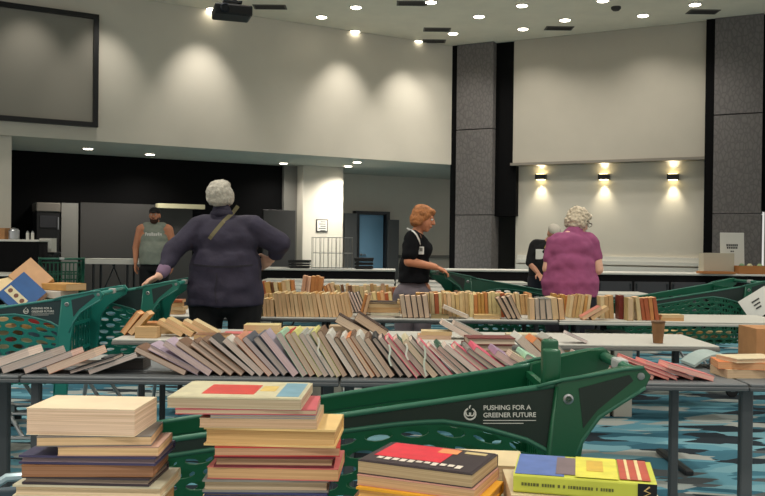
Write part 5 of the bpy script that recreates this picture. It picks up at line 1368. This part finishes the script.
# --- woman in black T-shirt
def person_black():
    Y = 7.50; X = xat(418, Y)
    t = thing('person', 'ginger-haired person in black T-shirt with white lanyard pushing a trolley', 'person', T(X, Y, 0))
    H, R, hp = head((.045, -.02, 1.510), 78, 16)
    w = Vector((.155, -.13, 1.085))
    body = hp + [('c', (.01, 0, 1.43), .048, (-.02, 0, 1.36), .055), ('e', (-.01, 0, 1.2), (.09, .13, .22)), ('e', (-.03, 0, .98), (.09, .11, .12)), ('c', (-.03, -.12, 1.34), .055, (-.03, .12, 1.34), .055),
        ('c', (-.05, -.15, 1.33), .055, (-.085, -.20, 1.135), .045), ('c', (-.085, -.20, 1.135), .044, w, .027), ('c', (-.05, .15, 1.33), .055, (-.03, .2, 1.13), .045), ('c', (-.03, .2, 1.13), .044, (.16, .13, 1.085), .027)]
    body += hand(w, (.9, .1, -.35), (0, .1, -1), 1, .6) + hand((.16, .13, 1.085), (.9, -.1, -.35), (0, 0, -1), -1, .6) + leg_prims(.88, -.03, .09)
    organic('body', body, SK2, t, .007, 3)
    features(H, t)
    organic('hair', [('e', H @ Vector((0, .02, .035)), (.088, .098, .090), R), ('e', H @ Vector((0, .06, -.02)), (.082, .060, .075), R), ('e', H @ Vector((-.07, .03, -.02)), (.024, .05, .06), R), ('e', H @ Vector((.07, .03, -.02)), (.024, .05, .06), R), ('e', H @ Vector((0, -.055, .075)), (.06, .035, .03), R)],
            mat('ginger_hair', (172, 112, 66), rough=.7, noise_amt=.35, nscale=30, bump=.5, bscale=50), t, .007, 3, wr=.006, ws=20, seed=3)
    legs(t, .86, -.04, mat('grey_trousers', (112, 104, 110), rough=.9), M_shoe, 90, .085, .10, .06, hips=(.15, .17), cy=0)
    B = mat('black_tshirt', (17, 18, 21), rough=.9, spec=.15, bump=.2, bscale=15)
    pr = [('f', [(-.035, 0, .945, .14, .185), (-.03, 0, 1.08, .135, .175)]), ('e', (-.03, 0, 1.07), (.142, .18, .17)), ('e', (-.015, 0, 1.23), (.125, .175, .17)), ('e', (.045, 0, 1.24), (.085, .13, .085)),
          ('c', (-.045, -.12, 1.34), .068, (-.045, .12, 1.34), .068), ('c', (-.05, -.15, 1.33), .075, (-.078, -.19, 1.195), .068), ('c', (-.05, .15, 1.33), .075, (-.04, .19, 1.195), .068)]
    sh = organic('tshirt', pr, B, t, .010, 4, wr=.008, ws=9, seed=7)
    WL = mat('lanyard_white', (214, 214, 210), rough=.6)
    def PW(px, py): q = at(px, py, Y-.18); return q.x-X, q.z
    path = [(407, 228), (410, 229.5), (413.5, 231.5), (416.5, 235), (419, 240), (420.5, 246)]
    pts = []
    for a, b in zip(path, path[1:]):
        for k in range(4): pts.append(proj(sh, *PW(a[0]+(b[0]-a[0])*k/4, a[1]+(b[1]-a[1])*k/4), off=.005))
    pts = [p if abs(p.y) > .01 else Vector((p.x, -.12, p.z)) for p in pts]
    strip('lanyard', pts, .014, .004, WL, t)
    p = proj(sh, *PW(421, 250), off=.006); bm = bmesh.new(); rbox(bm, p.x-.026, p.x+.026, p.y-.006, p.y, p.z-.038, p.z+.030, .004, 1); b = obj('badge', bm, WL, t)
    bm = bmesh.new(); quadbox(bm, p.x-.014, p.x+.014, p.y-.0075, p.y-.0065, p.z-.012, p.z+.018); obj('badge_photo', bm, M_grey2, b)
person_black()

# --- purple shirt
def person_purple():
    Y = 7.22; X = xat(570, Y)
    t = thing('person', 'person with white curly hair and glasses in purple T-shirt bending over books', 'person', T(X, Y, 0))
    H, R, hp = head((.10, .12, 1.490), 122, 20)
    lw, rw = Vector((-.13, .21, 1.02)), Vector((.17, .24, 1.02))
    body = hp + [('c', (.07, .09, 1.43), .048, (.02, .04, 1.35), .05), ('e', (.01, .0, 1.18), (.17, .12, .24)), ('e', (0, -.03, .95), (.18, .14, .15)), ('c', (-.09, .02, 1.32), .055, (.15, .02, 1.32), .055),
        ('c', (-.13, .02, 1.30), .058, (-.185, -.01, 1.09), .050), ('c', (-.185, -.01, 1.09), .048, lw, .028), ('c', (.19, .02, 1.31), .062, (.235, .0, 1.09), .052), ('c', (.235, 0, 1.09), .05, rw, .028)]
    body += hand(lw, (.4, .8, -.3), (0, 0, -1), 1, .5) + hand(rw, (-.3, .8, -.3), (0, 0, -1), -1, .5) + leg_prims(.88, 0, .11, cy=-.02)
    organic('body', body, SK3, t, .007, 3)
    features(H, t, True)
    organic('hair', [('e', H @ Vector((0, .022, .038)), (.096, .104, .094), R), ('e', H @ Vector((0, .07, -.015)), (.085, .062, .075), R), ('e', H @ Vector((-.07, .03, -.02)), (.03, .055, .055), R), ('e', H @ Vector((.07, .03, -.02)), (.03, .055, .055), R), ('e', H @ Vector((0, -.055, .08)), (.065, .04, .032), R)],
            mat('curly_white_hair', (206, 192, 168), rough=.85, noise_amt=.3, nscale=50, bump=.8, bscale=45), t, .007, 1, wr=.014, ws=26, seed=4)
    legs(t, .86, 0, mat('dark_trousers', (40, 40, 50), rough=.9), M_shoe, 180, .11, .12, .07, hips=(.22, .17), cy=-.02)
    P = mat('purple_tshirt', (144, 72, 110), rough=.85, noise_amt=.12, nscale=12, bump=.35, bscale=13)
    pr = [('f', [(0, -.02, .86, .232, .195), (0, -.02, .98, .24, .20), (0, -.01, 1.1, .215, .17)]), ('e', (0, -.01, 1.10), (.218, .175, .18)), ('e', (.01, .0, 1.24), (.205, .14, .17)),
          ('c', (-.09, .02, 1.325), .074, (.15, .02, 1.33), .076), ('c', (.02, .03, 1.37), .080, (.06, .07, 1.415), .062),
          ('c', (-.12, .02, 1.30), .076, (-.165, 0, 1.18), .068), ('c', (.18, .02, 1.31), .076, (.212, .01, 1.19), .068)]
    organic('tshirt', pr, P, t, .010, 4, wr=.011, ws=8, seed=12)
person_purple()

# --- person with pale cap far behind
def person_cap():
    Y = 11.1; X = xat(543, Y)
    t = thing('person', 'person in black top and pale cap bent over behind the purple shirt', 'person', T(X, Y, 0))
    H, R, hp = head((.13, -.05, 1.435), 20, 28)
    body = hp + [('c', (.10, 0, 1.37), .05, (.05, .02, 1.30), .06), ('e', (.0, .04, 1.15), (.15, .12, .2)), ('e', (0, .06, .95), (.15, .12, .13)), ('c', (-.08, .02, 1.29), .055, (.17, .02, 1.28), .055),
        ('c', (-.10, .02, 1.28), .055, (-.17, .0, 1.05), .045), ('c', (-.17, 0, 1.05), .044, (-.08, -.12, .92), .028), ('c', (.18, .02, 1.27), .055, (.21, .0, 1.05), .045), ('c', (.21, 0, 1.05), .044, (.14, -.12, .92), .028)]
    body += hand((-.08, -.12, .92), (.3, -.8, -.5), (0, 0, -1), -1, .4) + hand((.14, -.12, .92), (-.3, -.8, -.5), (0, 0, -1), 1, .4) + leg_prims(.88, 0, .09, cy=.06)
    organic('body', body, SK1, t, .008, 3); features(H, t)
    organic('cap', [('e', H @ Vector((0, .012, .052)), (.083, .100, .070), R), ('e', H @ Vector((0, -.105, .035)), (.06, .05, .010), R)], mat('pale_cap', (200, 192, 178), rough=.8), t, .007, 2)
    legs(t, .86, 0, mat('navy_trousers', (28, 30, 40), rough=.9), M_shoe, 0, .09, .1, .06, hips=(.17, .14), cy=.06)
    sh = organic('top', [('f', [(0, .05, .88, .175, .15), (0, .05, 1.0, .175, .15)]), ('e', (0, .04, 1.05), (.18, .15, .18)), ('e', (.01, .03, 1.2), (.17, .13, .14)), ('c', (-.09, .02, 1.29), .07, (.17, .02, 1.28), .07),
        ('c', (-.11, .02, 1.27), .07, (-.17, 0, 1.06), .058), ('c', (.18, .02, 1.26), .07, (.21, 0, 1.06), .058)], mat('black_top', (20, 20, 22), rough=.9), t, .010, 3, wr=.006)
    bm = bmesh.new(); p = proj(sh, -.055, 1.17, .004); rbox(bm, -.11, .0, p.y-.006, p.y+.012, 1.10, 1.23, .004, 1); obj('white_panel', bm, M_white, t)
    pts = [proj(sh, .01+.06*k/6, 1.24+.10*k/6, .003) for k in range(7)]
    strip('yellow_strap', pts, .03, .005, mat('strap_yellow', (206, 184, 80)), t)
person_cap()
